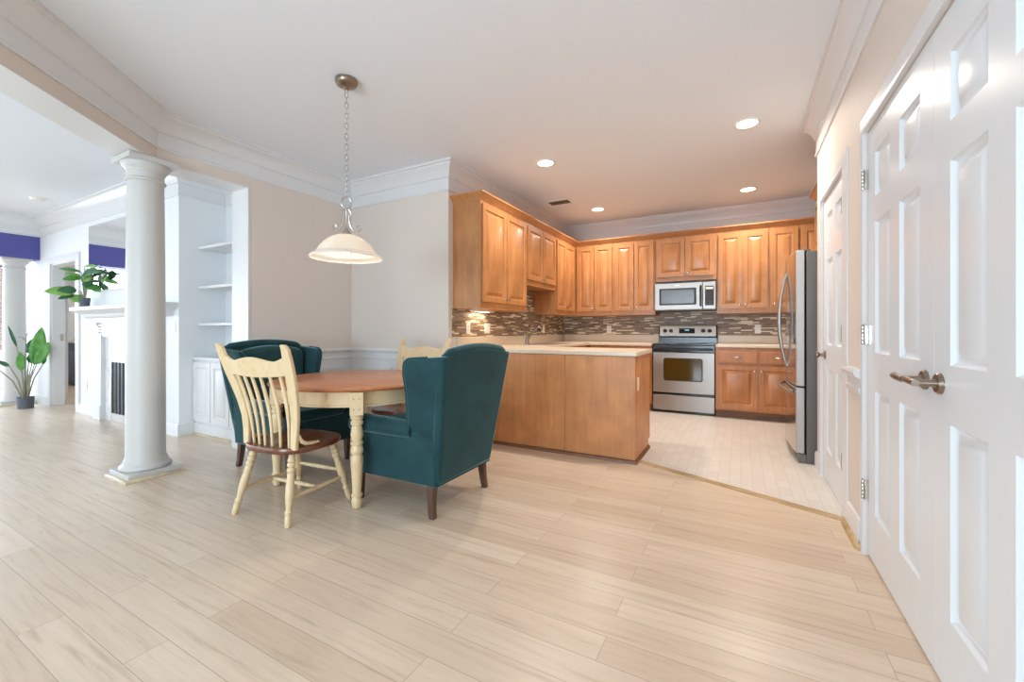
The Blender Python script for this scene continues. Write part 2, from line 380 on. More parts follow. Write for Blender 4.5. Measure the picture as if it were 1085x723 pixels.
# white lining of the cased opening beside the bookcase
struct('trim_1', MB().box(XLO-0.004, XL+0.006, 2.203, 2.22, 0, HB).box(XLO-0.004, XL+0.0, 1.68, 2.203, HB-0.012, HB), 'white', bevel=0.002)
# living room
w = MB()
for a, b, z0 in ((XF-0.3, -8.73, 0), (-7.77, -5.07, 0), (-8.73, -7.77, 2.04)): w.box(a, b, YL, YL+0.14, z0, CEIL)
w.box(-5.21, -5.07, YL+0.14, 2.74, 0, CEIL)
struct('wall_living_back', w, 'livwall')
struct('wall_niche_back', MB().box(-5.07, XLO+0.12, 2.62, 2.74, 0, CEIL), 'livwall')
struct('wall_powder_room', MB().box(-12.4,-7.2,3.7,3.8,0,CEIL).box(-7.3,-7.2,YL+0.14,3.7,0,CEIL).box(-12.4,-12.3,2.55,3.7,0,CEIL), 'livwall')
struct('wall_living_left_header', MB().box(XF-0.36, XF, YF, YL, 2.52, CEIL), 'livwall')
struct('beam_blue', MB().box(XF-0.36, XF, YF, YL, 2.14, 2.52), 'blue')
struct('trim_2', MB().box(XF-0.38, XF+0.02, YF, YL, 2.505, 2.53), 'livwall')
def wall_with_window(name, wname, horiz, p, a0, a1, w0, w1, z0, z1, nx, inward, m):
    """wall along x (horiz) or y at p, with one framed, muntined window"""
    w = MB(); f = MB(); t = 0.1
    def bx(mb, a, b, d0, d1, c0, c1):
        q0, q1 = sorted((p+d0*inward, p+d1*inward))
        mb.box(a, b, q0, q1, c0, c1) if horiz else mb.box(q0, q1, a, b, c0, c1)
    for a, b, c, d in ((a0, w0, 0, CEIL), (w1, a1, 0, CEIL), (w0, w1, 0, z0), (w0, w1, z1, CEIL)): bx(w, a, b, -t, 0, c, d)
    struct(name, w, m)
    for a, b, c, d in ((w0-0.07, w0+0.03, z0-0.07, z1+0.07), (w1-0.03, w1+0.07, z0-0.07, z1+0.07), (w0, w1, z0-0.07, z0+0.03), (w0, w1, z1-0.03, z1+0.07)): bx(f, a, b, -0.07, 0.02, c, d)
    for i in range(1, nx): x = w0+(w1-w0)*i/nx; bx(f, x-0.02, x+0.02, -0.06, -0.02, z0, z1)
    zm = (z0+z1)/2; bx(f, w0, w1, -0.06, -0.02, zm-0.018, zm+0.018)
    o = struct(wname, f, 'white')
    g = MB(); bx(g, w0, w1, -0.045, -0.038, z0, z1); g.build('pane', 'glass', o)
wall_with_window('wall_front', 'window_1', True, YF, XF-0.2, XR, -2.75, -0.35, 0.45, 2.35, 3, 1, 'wall')
wall_with_window('wall_sunroom', 'window_2', False, -12.2, YF, 2.55, -1.4, 1.95, 0.35, 2.5, 4, 1, 'livwall')
wall_with_window('wall_sunroom_front', 'window_3', True, YF+0.1, -12.2, XF-0.25, -12.0, -9.8, 0.35, 2.5, 3, 1, 'livwall')
struct('wall_sunroom_back', MB().box(-12.3, XF-0.3, 2.45, 2.55, 0, CEIL), 'livwall')

# crown mouldings, chair rail, baseboards
def crown_profile(z=CEIL):
    return [(0, z-0.275), (0.012, z-0.275), (0.016, z-0.262), (0.008, z-0.25), (0.008, z-0.15), (0.02, z-0.145), (0.022, z-0.13), (0.03, z-0.105),
            (0.055, z-0.062), (0.08, z-0.04), (0.085, z-0.025), (0.1, z-0.022), (0.1, z), (0, z)]
P = crown_profile()
struct('trim_3', MB().sweep([(0.19,-3.39),(XL,1.53),(XL,YD),(XK,YD),(XK,YB),(1.25,YB),(1.25,4.11),(XR+0.13,4.11)], P), 'white', angle=30)
struct('trim_4', MB().sweep([(1.25,4.11),(XR,4.11),(XR,-2.9)], P), 'white', angle=30)
struct('trim_5', MB().sweep([(XF,YF),(XF,YL),(-5.07,YL),(-5.07,2.62),(XLO,2.62)], P), 'white', angle=30)
rail = [(0, 0.765), (0.012, 0.765), (0.016, 0.79), (0.008, 0.8), (0.01, 0.845), (0.03, 0.856), (0.036, 0.875), (0.03, 0.89), (0, 0.89)]
struct('trim_6', MB().sweep([(XL,2.24),(XL,YD),(XK+0.0,YD)], rail), 'white', angle=30)
struct('trim_7', MB().sweep([(XR,2.985),(XR,2.70)], rail), 'white', angle=30)
wn = MB().box(XL, XL+0.006, 2.22, YD, 0, 0.766).box(XL+0.006, XK, YD-0.006, YD, 0, 0.766)
for x0, x1 in ((-3.78, -3.28), (-3.16, -2.66)):
    for a, b, c, d in ((x0, x1, 0.66, 0.69), (x0, x1, 0.2, 0.23), (x0, x0+0.03, 0.2302, 0.6598), (x1-0.03, x1, 0.2302, 0.6598)): wn.box(a, b, YD-0.018, YD-0.006, c, d)
for a, b, c, d in ((2.36, 3.22, 0.66, 0.69), (2.36, 3.22, 0.2, 0.23), (2.36, 2.39, 0.2302, 0.6598), (3.19, 3.22, 0.2302, 0.6598)): wn.box(XL+0.006, XL+0.018, a, b, c, d)
struct('trim_8', wn, 'white')
base = [(0, 0), (0.016, 0), (0.016, 0.1), (0.01, 0.125), (0, 0.13)]
struct('baseboard_dining', MB().sweep([(XL+0.006,2.22),(XL+0.006,YD-0.006),(XK,YD-0.006)], base), 'white')
struct('baseboard_right', MB().sweep([(XR+0.13,4.11),(XR,4.11),(XR,3.945)], base).sweep([(XR,2.985),(XR,2.71)], base).sweep([(XR,0.93),(XR,-2.9)], base), 'white')
struct('baseboard_living', MB().sweep([(XF-0.3,YL),(-8.82,YL)], base).sweep([(-7.66,YL),(-7.0,YL)], base).sweep([(-5.46,YL),(-5.07,YL),(-5.07,2.31)], base), 'white')
shoe = [(0, 0), (0.022, 0), (0.02, 0.01), (0.012, 0.02), (0, 0.024)]
struct('trim_9', MB().sweep([(XR-0.016,2.985),(XR-0.016,2.67),(XR-0.0,2.655)], shoe), 'oak_strip')
# oak strip between planks and kitchen tile
d = Vector((1.22, -0.52)).normalized(); n = Vector((d.y, -d.x)); a = Vector((-0.742, 3.568)); b = Vector((0.521, 3.03))
def strip(p, q, wd, h):
    dd = (q-p).normalized(); nn = Vector((dd.y, -dd.x))*wd/2; k = nn*0.72
    return MB().loft([[(*(c+nn), 0), (*(c+k), h), (*(c-k), h), (*(c-nn), 0)] for c in (p, q)])
struct('trim_10', strip(a, b, 0.055, 0.011), 'oak_strip')
# door casings on the right wall
def casing(y0, y1, ztop, w=0.085):
    m = MB()
    def piece(pts): m.loft(pts)
    prof = [(0.0, 0.0), (0.0, 0.016), (0.02, 0.019), (0.055, 0.012), (w, 0.008), (w, 0.0)]  # (away from opening, out from wall)
    for s, y in ((-1, y0), (1, y1)):
        m.loft([[(XR-t, y+s*o, 0.0) for o, t in prof], [(XR-t, y+s*o, ztop+o) for o, t in prof]])
    m.loft([[(XR-t, y0-o, ztop+o) for o, t in prof], [(XR-t, y1+o, ztop+o) for o, t in prof]])
    return m
struct('trim_11', casing(1.03, 2.616, 2.045), 'white', angle=25)
struct('trim_12', casing(3.09, 3.85, 2.045), 'white', angle=25)
# casing of the powder room doorway
m = MB()
for x0, x1, z0, z1 in ((-8.82, -8.73, 0, 2.13), (-7.77, -7.66, 0, 2.13), (-8.73, -7.77, 2.04, 2.13)): m.box(x0, x1, YL-0.02, YL, z0, z1)
m.box(-8.73, -8.71, YL, YL+0.14, 0, 2.04).box(-7.79, -7.77, YL, YL+0.14, 0, 2.04).box(-8.73, -7.77, YL, YL+0.14, 2.02, 2.04)
o = struct('trim_13', m, 'white', bevel=0.004)
MB().box(-8.712, -8.706, YL+0.085, YL+0.115, 0.93, 1.03).build('strike_plate', 'chrome', o)

# six panel doors
SIX_Z = (0.22, 0.80, 0.975, 1.58, 1.695, 1.90)
SIX_R = [(0.005, 0.008), (0.014, 0.015), (0.022, 0.015), (0.044, 0.004), (0.048, 0.003)]
def six_panel(name, w, y_start, knob=None, lever=None, hinges=None, hx=None):
    hx = w if hx is None else hx; hs = 1 if hx > 0.1 else -1
    st = 0.116; mu = 0.12; pw = (w-2*st-mu)/2
    xb = (st, st+pw, st+pw+mu, st+2*pw+mu)
    cells = {(i, j) for i in (1, 3) for j in (1, 3, 5)}
    o = MB().panels(w, 2.03, 0.035, xb, SIX_Z, cells, SIX_R).build(name, 'door', loc=(XR+0.006, y_start, 0.01), rot=-PI/2)
    o['kind'] = 'structure'
    if lever is not None:
        h = MB().turned((lever, 0, 0.915), (lever, -0.012, 0.915), [(0, 0.033), (0.5, 0.033), (1, 0.028)], 24)
        h.turned((lever, -0.012, 0.915), (lever, -0.062, 0.915), [(0, 0.013), (0.3, 0.011), (1, 0.011)], 14)
        h.tube([(lever+0.012, -0.062, 0.915), (lever, -0.062, 0.915), (lever-0.04, -0.062, 0.916), (lever-0.085, -0.06, 0.918), (lever-0.115, -0.05, 0.914), (lever-0.122, -0.046, 0.911)],
               [0.010, 0.0115, 0.0115, 0.012, 0.011, 0.006], 12)
        h.build('lever_handle', 'bronze', o)
    if knob is not None:
        h = MB().turned((knob, 0, 0.9), (knob, -0.01, 0.9), [(0, 0.031), (0.6, 0.031), (1, 0.026)], 24)
        h.turned((knob, -0.01, 0.9), (knob, -0.065, 0.9), [(0, 0.012), (0.45, 0.011), (0.55, 0.02), (0.7, 0.027), (0.88, 0.026), (1, 0.014)], 20)
        h.build('knob', 'bronze', o)
    for z in hinges or ():
        h = MB().box(*sorted((hx-hs*0.004, hx+hs*0.02)), -0.014, -0.001, z-0.045, z+0.045)
        for k in range(5): h.turned((hx+hs*0.004, -0.02, z-0.045+k*0.018), (hx+hs*0.004, -0.02, z-0.028+k*0.018), [(0, 0.0065), (1, 0.0065)], 10)
        h.turned((hx+hs*0.004, -0.02, z+0.045), (hx+hs*0.004, -0.02, z+0.054), [(0, 0.004), (1, 0.006)], 8)
        h.build('hinge', 'chrome', o, bevel=0.001)
    return o
# local x runs toward the camera (-y); hinges of both left-hand doors are on their near side
def leaf(name, y_far, w, **kw): return six_panel(name, w, y_far, **kw)
leaf('door_1', 3.847, 0.754, knob=0.065, hinges=(1.808, 1.057, 0.306))
leaf('door_2', 2.611, 0.788, lever=0.722, hinges=(1.808, 1.057, 0.306), hx=0.0)
leaf('door_3', 1.820, 0.786, lever=0.048, hinges=(1.808, 1.057, 0.306))

# ------------------------------------------------------------------ kitchen cabinets
CR = [(0.052, 0.0), (0.055, -0.006), (0.064, -0.006), (0.085, 0.0015), (0.09, 0.0015)]   # raised panel: sticking, groove, bevel, field
RAISED = [(0.052, 0.0), (0.057, 0.010), (0.068, 0.012), (0.094, 0.002), (0.097, 0.001)]
def door_front(w, h, t=0.02): return MB().panels(w, h, t, (), (), {(0, 0)}, [(0.003, -0.0)]+RAISED)
def small_front(w, h, t=0.02): return MB().panels(w, h, t, (), (), {(0, 0)}, [(0.006, 0.0), (0.012, -0.003), (0.02, -0.003)])
def knob_mb(x, y, z):
    return MB().turned((x, y, z), (x, y-0.024, z), [(0, 0.008), (0.12, 0.006), (0.5, 0.006), (0.62, 0.013), (0.85, 0.014), (1, 0.008)], 14)
def pull_mb(x, y, z, l=0.05):
    m = MB().tube([(x-l, y-0.02, z), (x-l*0.5, y-0.026, z-0.002), (x, y-0.028, z-0.003), (x+l*0.5, y-0.026, z-0.002), (x+l, y-0.02, z)], [0.004, 0.006, 0.008, 0.006, 0.004], 10)
    for sx in (-0.8, 0.8): m.turned((x+sx*l, y, z), (x+sx*l, y-0.022, z), [(0, 0.006), (1, 0.004)], 8)
    return m
def cabinet(name, label, cat, loc, face, w, h, d, doors=(), drawers=(), wood_m='maple', toe=0.0, group=None, rail=0.055, bottom_rail=True):
    """local: x along the face, -y out of the face, z up; doors (x0, x1, z0, z1, knob x offset, knob z) ; drawers (x0, x1, z0, z1)"""
    t = thing(name, label, cat, loc, RB[face], group)
    b = MB().box(0, w, 0, d, toe, h)
    if toe: b.box(0, w, 0.065, d, 0, toe)
    b.build('body', wood_m, t, bevel=0.002)
    if toe: MB().box(0, w, 0.058, 0.0648, 0.002, toe-0.002).build('toe_kick', 'maple_dark', t)
    for x0, x1, z0, z1, kx, kz in doors:
        o = door_front(x1-x0, z1-z0).build('door', wood_m, t, angle=20, loc=(x0, -0.021, z0))
        knob_mb(kx-x0, 0, kz-z0).build('knob', 'chrome', o)
    for x0, x1, z0, z1 in drawers:
        o = small_front(x1-x0, z1-z0).build('drawer', wood_m, t, angle=20, loc=(x0, -0.021, z0))
        pull_mb((x1-x0)/2, 0, (z1-z0)/2).build('pull', 'chrome', o)
    return t
UZ, UT = 1.305, 2.36            # bottom and top of the wall cabinets
UH = UT-UZ
def pair(w, z0=0.065, z1=UH-0.035, e=0.022, g=0.005, kz=None):
    kz = z0+0.045 if kz is None else kz
    return [(e, w/2-g, z0, z1, w/2-0.032, kz), (w/2+g, w-e, z0, z1, w/2+0.032, kz)]
GU = 'honey maple wall cabinets'
UX = XK+0.325
cabinet('wall_cabinet', 'tall honey maple wall cabinet next to the dining wall corner, left of the sink', 'cabinet', (UX, 3.437, UZ), '+x', 0.985, UH, 0.324, pair(0.985), group=GU)
SH = 1.625
cabinet('wall_cabinet', 'short two door maple wall cabinet raised above the kitchen faucet', 'cabinet', (UX, 4.424, SH), '+x', 0.89, UT-SH, 0.324, pair(0.89, z1=UT-SH-0.035), group=GU)
cabinet('wall_cabinet', 'narrow maple wall cabinet on the sink wall next to the inner corner', 'cabinet', (UX, 5.316, UZ), '+x', 0.72, UH, 0.324, pair(0.72), group=GU)
MB().box(0, 0.085, 0, 0.324, 0, UH).build('wall_cabinet_filler', 'maple', loc=(UX, 6.038, UZ), rot=PI/2)
tag(bpy.data.objects['wall_cabinet_filler'], 'plain vertical maple filler strip closing the inside corner of the wall cabinets', 'cabinet')
UY = YB-0.335
cabinet('wall_cabinet', 'maple wall cabinet on the back wall, nearest the inside corner', 'cabinet', (-2.212, UY, UZ), '-y', 0.582, UH, 0.334, pair(0.582), group=GU)
cabinet('wall_cabinet', 'maple wall cabinet on the back wall directly left of the microwave', 'cabinet', (-1.628, UY, UZ), '-y', 0.582, UH, 0.334, pair(0.582), group=GU)
cabinet('wall_cabinet', 'short maple wall cabinet directly above the microwave', 'cabinet', (-1.044, UY, 1.757), '-y', 0.766, UT-1.757, 0.334, pair(0.766, z0=0.06, z1=UT-1.757-0.035, e=0.03), group=GU)
cabinet('wall_cabinet', 'tall maple wall cabinet with two doors directly right of the microwave', 'cabinet', (-0.276, UY, UZ), '-y', 0.592, UH, 0.334, pair(0.592), group=GU)
cabinet('wall_cabinet', 'single door maple wall cabinet behind the fridge handles', 'cabinet', (0.318, UY, UZ), '-y', 0.30, UH, 0.334, [(0.012, 0.288, 0.065, UH-0.035, 0.05, 0.11)], group=GU)
cabinet('wall_cabinet', 'maple wall cabinet in the corner above and behind the fridge', 'cabinet', (0.62, UY, UZ), '-y', 0.628, UH, 0.334, pair(0.628), group=GU)
cabinet('wall_cabinet', 'maple cabinet mounted over the top of the fridge', 'cabinet', (0.66, 5.085, 1.80), '-x', 0.93, UT-1.80, 0.586, pair(0.93, z0=0.05, z1=UT-1.80-0.035), group=GU)
cp = [(0.0, UT+0.001), (0.006, UT+0.001), (0.01, UT+0.009), (0.018, UT+0.014), (0.03, UT+0.032), (0.044, UT+0.042), (0.05, UT+0.05), (0.058, UT+0.053), (0.058, UT+0.068), (0.0, UT+0.068)]
def crown_run(path, label):
    o = MB().sweep(path, cp).build('cabinet_crown_moulding', 'maple', angle=30); return tag(o, label, 'moulding', 'maple crown moulding on the cabinets')
crown_run([(XK, 3.437), (UX+0.001, 3.437), (UX+0.001, UY), (1.249, UY)], 'long maple crown moulding running along the tops of the wall cabinets around the corner')
crown_run([(1.249, 5.085), (0.659, 5.085), (0.659, 4.155), (1.249, 4.155)], 'short maple crown moulding over the fridge cabinet, peeking past the white wall end')

# base cabinets
GB = 'maple base cabinets'
BH = 0.874
BY = 5.85
cabinet('base_cabinet', 'maple base cabinet with two drawers over two doors right of the stove', 'cabinet', (-0.277, BY, 0), '-y', 0.92, BH, 0.598,
        [(0.022, 0.452, 0.125, 0.655, 0.425, 0.595), (0.468, 0.898, 0.125, 0.655, 0.495, 0.595)], [(0.022, 0.452, 0.685, 0.835), (0.468, 0.898, 0.685, 0.835)], 'maple_base', 0.1, GB)
cabinet('base_cabinet', 'maple corner base cabinet hidden behind the fridge', 'cabinet', (0.645, BY, 0), '-y', 0.6, BH, 0.598, [(0.022, 0.578, 0.125, 0.835, 0.06, 0.77)], (), 'maple_base', 0.1, GB)
cabinet('base_cabinet', 'maple base cabinet left of the stove behind the peninsula', 'cabinet', (-1.9, BY, 0), '-y', 0.852, BH, 0.598,
        [(0.022, 0.418, 0.125, 0.655, 0.39, 0.595), (0.434, 0.83, 0.125, 0.655, 0.46, 0.595)], [(0.022, 0.418, 0.685, 0.835), (0.434, 0.83, 0.685, 0.835)], 'maple_base', 0.1, GB)
cabinet('base_cabinet', 'maple sink base cabinet under the faucet', 'cabinet', (-1.93, 4.14, 0), '+x', 1.68, BH, 0.606,
        [(0.3, 0.7, 0.125, 0.835, 0.67, 0.78), (0.71, 1.11, 0.125, 0.835, 0.74, 0.78)], (), 'maple_base', 0.1, GB)
# peninsula
t = thing('peninsula_cabinet', 'maple peninsula with plain panelled back facing the dining table', 'cabinet', (XK+0.006, 3.49, 0), 0, GB)
PW, PD = 1.78, 0.62
b = MB().box(0, PW, 0, PD, 0.085, BH).box(0.0, PW-0.002, 0.0, PD-0.06, 0, 0.085); b.build('body', 'panel', t, bevel=0.002)
MB().box(0.48, 1.172, -0.006, -0.0005, 0.03, BH-0.002).build('back_panel', 'panel', t, bevel=0.0015)
MB().box(1.176, PW, -0.006, -0.0005, 0.03, BH-0.002).build('back_panel', 'panel', t, bevel=0.0015)
o = door_front(0.36, 0.62).build('door', 'panel', t, angle=20, loc=(0.12, -0.021, 0.09))
MB().sweep([(0.0, 0.0), (PW, 0.0), (PW, PD-0.06)], [(0.0, 0), (0.016, 0), (0.015, 0.016), (0.008, 0.026), (0.0, 0.028)]).build('shoe_moulding', 'maple_dark', t, loc=(0.0, -0.006, 0))
for x0 in (0.1, 0.7, 1.28):
    f = door_front(0.48, 0.72); f.xf(Matrix.Translation((x0+0.48, PD+0.021, 0.12)) @ Matrix.Rotation(PI, 4, 'Z')); f.build('door', 'maple_base', t, angle=20)
# worktops
ct = MB().prism([(XK+0.002, 3.462), (-0.735, 3.462), (-0.735, 4.135), (-1.905, 4.135), (-1.905, 5.825), (-1.048, 5.825), (-1.048, YB-0.002), (XK+0.002, YB-0.002)], 0.876, 0.914)
co = ct.build('countertop', 'counter', bevel=0.006, seg=2)
tag(co, 'cream countertop running over the peninsula and around to the left of the stove', 'countertop', 'cream countertops')
MB().box(XK+0.002, XK+0.022, 3.5, YB-0.002, 0.914, 1.02).box(XK+0.022, -1.048, YB-0.022, YB-0.002, 0.914, 1.02).build('upstand', 'counter', co, bevel=0.004)
c2 = MB().prism([(-0.277, 5.825), (1.248, 5.825), (1.248, YB-0.002), (-0.277, YB-0.002)], 0.876, 0.914).build('countertop', 'counter', bevel=0.006)
tag(c2, 'short cream countertop between the stove and the fridge', 'countertop', 'cream countertops')
MB().box(-0.277, 1.248, YB-0.022, YB-0.002, 0.914, 1.02).build('upstand', 'counter', c2, bevel=0.004)
# mosaic backsplashes (tile slabs on the walls)
o = MB().box(XK+0.0005, XK+0.008, YD+0.06, YB-0.009, 1.021, 1.304).box(XK+0.0005, XK+0.008, 4.424, 5.314, 1.304, SH-0.001).build('backsplash', 'mosaic_y'); tag(o, 'brown and cream mosaic tile backsplash on the sink wall', 'backsplash', 'mosaic backsplashes')
o = MB().box(XK+0.0005, 1.248, YB-0.008, YB-0.0005, 1.021, 1.304).box(-1.044, -0.278, YB-0.008, YB-0.0005, 0.9, 1.021).box(-1.044, -0.278, YB-0.008, YB-0.0005, 1.304, 1.755).build('backsplash', 'mosaic_x'); tag(o, 'brown and cream mosaic tile backsplash on the back wall behind the stove', 'backsplash', 'mosaic backsplashes')

# outlets and switches; local plate faces -y
def plate(name, label, cat, loc, face, kind='outlet', gangs=1, group=None):
    t = thing(name, label, cat, loc, RB[face], group); w = 0.036+0.023*(gangs-1)
    MB().box(-w, w, -0.006, 0, -0.058, 0.058).build('cover_plate', 'plastic', t, bevel=0.003)
    for g in range(gangs):
        x = (g-(gangs-1)/2)*0.046
        if kind == 'outlet':
            for z in (-0.02, 0.02):
                MB().turned((x, -0.006, z), (x, -0.0085, z), [(0, 0.0165), (1, 0.016)], 18).build('socket', 'plastic', t)
                MB().box(x-0.0075, x-0.005, -0.0092, -0.0085, z-0.005, z+0.006).box(x+0.005, x+0.0075, -0.0092, -0.0085, z-0.005, z+0.006).build('slot', 'slot', t)
        else:
            MB().box(x-0.016, x+0.016, -0.0095, -0.006, -0.033, 0.033).build('rocker', 'plastic', t, bevel=0.0015)
    return t
GO = 'white outlet and switch plates'
WX = XK+0.0085
plate('wall_outlet', 'white outlet on the mosaic tile closest to the dining corner', 'outlet', (WX, 3.69, 1.11), '+x', group=GO)
plate('light_switch', 'white double switch plate on the mosaic tile left of the faucet', 'switch', (WX, 4.07, 1.11), '+x', 'switch', 2, group=GO)
plate('wall_outlet', 'white outlet on the mosaic tile right of the faucet', 'outlet', (WX, 5.63, 1.105), '+x', group=GO)
plate('wall_outlet', 'white outlet on the back wall mosaic left of the stove', 'outlet', (-1.79, YB-0.0085, 1.10), '-y', group=GO)
plate('light_switch', 'white switch plate on the back wall mosaic right of the stove', 'switch', (0.197, YB-0.0085, 1.105), '-y', 'switch', 1, group=GO)
plate('wall_outlet', 'white outlet on the end panel of the peninsula', 'outlet', (XK+PW+0.0005, 3.60, 0.64), '+x', group=GO)
plate('wall_outlet', 'white outlet low on the living room wall beside the fireplace', 'outlet', (-7.46, YL-0.0005, 0.38), '-y', group=GO)
plate('light_switch', 'white switch on the wall between mantel end and bookcase', 'switch', (-5.17, YL-0.0005, 1.12), '-y', 'switch', 1, group=GO)

# faucet
t = thing('kitchen_faucet', 'bronze toned single lever kitchen faucet standing by the sink wall', 'faucet', (-2.41, 4.85, 0.915), RB['+x'])
MB().lathe([(0.03, 0), (0.03, 0.006), (0.022, 0.014), (0.0215, 0.06), (0.019, 0.065)], n=20).build('base', 'bronze', t)
MB().tube([(0, 0, 0.05), (0.03, -0.02, 0.1), (0.075, -0.06, 0.165), (0.1, -0.09, 0.205), (0.115, -0.11, 0.215), (0.125, -0.125, 0.205)], [0.018, 0.016, 0.016, 0.018, 0.02, 0.017], 14).build('spout', 'bronze', t)
MB().tube([(0.1, -0.09, 0.196), (0.118, -0.118, 0.182), (0.124, -0.13, 0.165)], [0.014, 0.018, 0.016], 12).build('spray_head', 'blackmatte', t)
MB().tube([(-0.035, 0.01, 0.0), (-0.037, 0.01, 0.12), (-0.045, 0.012, 0.19), (-0.065, 0.014, 0.235)], [0.011, 0.009, 0.008, 0.009], 10).build('lever', 'bronze', t)
# sink: stainless rim and basin let into the worktop top face
t2 = thing('kitchen_sink', 'stainless drop-in sink rim in front of the faucet', 'sink', (-2.16, 4.88, 0.9145), RB['+x'])
MB().loft([[(x*a, y*b, z) for x, y in ((-1, -1), (1, -1), (1, 1), (-1, 1))] for a, b, z in ((0.38, 0.195, 0.0), (0.38, 0.195, 0.004), (0.35, 0.165, 0.004), (0.345, 0.16, 0.001))], False).add([(-0.345,-0.16,0.001),(0.345,-0.16,0.001),(0.345,0.16,0.001),(-0.345,0.16,0.001)], [(0,1,2,3)]).build('rim', 'steel', t2)

# ------------------------------------------------------------------ stove
t = thing('electric_stove', 'stainless electric stove with black glass cooktop set between the base cabinets', 'stove', (-1.041, 5.89, 0), 0)
SW = 0.757
MB().box(0.004, SW-0.004, 0.02, 0.55, 0.0, 0.895).build('body', 'blackmatte', t)
MB().box(0.0, SW, -0.015, 0.50, 0.895, 0.915).build('cooktop', 'black', t, bevel=0.006)
dr = MB().box(0.004, SW-0.004, -0.02, 0.0195, 0.268, 0.80).build('oven_door', 'steel', t, bevel=0.006)
MB().box(0.0, SW, -0.022, 0.0195, 0.802, 0.892).build('vent_trim', 'black', t, bevel=0.004)
hb = MB().tube([(0.03, -0.06, 0.845), (0.2, -0.068, 0.845), (SW/2, -0.07, 0.845), (SW-0.2, -0.068, 0.845), (SW-0.03, -0.06, 0.845)], 0.014, 12)
for x in (0.05, SW-0.05): hb.box(x-0.012, x+0.012, -0.06, -0.02, 0.833, 0.857)
hb.build('handle', 'black', dr, bevel=0.0)
def rrect(x0, x1, z0, z1, r, n=5):
    pts = []
    for cx, cz, a in ((x1-r, z0+r, -PI/2), (x1-r, z1-r, 0), (x0+r, z1-r, PI/2), (x0+r, z0+r, PI)):
        for k in range(n+1): pts.append((cx+r*math.cos(a+k*PI/2/n), cz+r*math.sin(a+k*PI/2/n)))
    return pts
MB().prism_xz(rrect(0.14, 0.615, 0.425, 0.725, 0.03), -0.0225, -0.02).build('window_frame', 'blackmatte', dr)
MB().prism_xz(rrect(0.153, 0.602, 0.438, 0.712, 0.022), -0.0235, -0.0225).build('window_glass', 'ovenglass', dr)
MB().box(0.004, SW-0.004, -0.005, 0.0195, 0.238, 0.266).build('gap_trim', 'black', t)
d2 = MB().box(0.004, SW-0.004, -0.02, 0.0195, 0.035, 0.236).build('drawer', 'steel', t, bevel=0.006)
MB().box(0.03, SW-0.03, 0.0, 0.0195, 0.0, 0.033).build('kick', 'black', t)
for cx, cy, r in ((0.2, 0.13, 0.1), (0.56, 0.13, 0.075), (0.2, 0.36, 0.075), (0.56, 0.36, 0.1)):
    MB().lathe([(r, 0.9152), (r, 0.9157), (r-0.006, 0.9157)], cx, cy, 32, False).build('burner_ring', 'fridge_body', t)
bgd = MB().prism_yz([(0.50, 0.90), (0.50, 0.99), (0.47, 1.0), (0.49, 1.145), (0.50, 1.158), (0.55, 1.158), (0.55, 0.90)], 0.0, SW).build('backguard', 'black', t, bevel=0.004)
MB().prism_yz([(0.464, 1.005), (0.47, 0.997), (0.49, 0.997), (0.515, 1.155), (0.49, 1.16), (0.484, 1.15)], 0.012, SW-0.012).build('control_panel', 'steel', bgd, bevel=0.003)
def on_panel(z): return 0.466+(z-1.0)*0.13
for x in (0.085, 0.165, 0.585, 0.665):
    z = 1.08; y = on_panel(z)
    MB().turned((x, y, z), (x, y-0.028, z-0.004), [(0, 0.028), (0.2, 0.028), (0.25, 0.022), (0.9, 0.020), (1, 0.015)], 20).box(x-0.004, x+0.004, y-0.036, y-0.02, z-0.018, z+0.018).build('knob', 'blackmatte', bgd)
MB().prism_xz(rrect(0.272, 0.478, 1.045, 1.115, 0.008), on_panel(1.08)-0.007, on_panel(1.08)+0.004).build('display', 'display', bgd)
dg = MB()
for k in range(4):
    x = 0.352+k*0.014
    dg.box(x, x+0.009, on_panel(1.09)-0.0095, on_panel(1.09)-0.0085, 1.083, 1.098)
dg.build('clock_digits', 'digit', bgd)

# ------------------------------------------------------------------ microwave
t = thing('microwave_oven', 'stainless over-the-range microwave mounted above the stove', 'microwave', (-1.04, 6.06, 1.352), 0)
MW, MH = 0.758, 0.402
MB().box(0, MW, 0.0, 0.379, 0, MH).build('body', 'fridge_body', t, bevel=0.003)
MB().box(0.004, MW-0.004, -0.012, -0.0005, MH-0.03, MH-0.002).build('vent_grille', 'blackmatte', t)
dr = MB().box(0.002, 0.6, -0.034, -0.0005, 0.012, MH-0.032).build('door', 'steel', t, bevel=0.005)
MB().prism_xz(rrect(0.06, 0.525, 0.075, 0.30, 0.012), -0.0365, -0.034).build('window_frame', 'blackmatte', dr)
MB().prism_xz(rrect(0.085, 0.5, 0.095, 0.28, 0.01), -0.0375, -0.0365).build('window_glass', 'microglass', dr)
MB().tube([(0.578, -0.034, 0.06), (0.578, -0.062, 0.075), (0.578, -0.068, 0.19), (0.578, -0.062, 0.305), (0.578, -0.034, 0.32)], 0.012, 10).build('handle', 'black', dr)
cpn = MB().box(0.603, MW-0.002, -0.034, -0.0005, 0.012, MH-0.032).build('control_panel', 'steel', t, bevel=0.005)
MB().prism_xz(rrect(0.63, 0.735, 0.06, 0.315, 0.01), -0.036, -0.034).build('keypad', 'blackmatte', cpn)
MB().box(0.64, 0.725, -0.0368, -0.036, 0.27, 0.3).build('display', 'plastic', cpn)
kb = MB()
for i in range(3):
    for j in range(6): kb.box(0.643+i*0.029, 0.665+i*0.029, -0.0368, -0.036, 0.075+j*0.031, 0.093+j*0.031)
kb.build('buttons', 'slot', cpn)
MB().box(0.26, 0.33, -0.035, -0.0343, 0.332, 0.342).build('badge', 'plastic', dr)

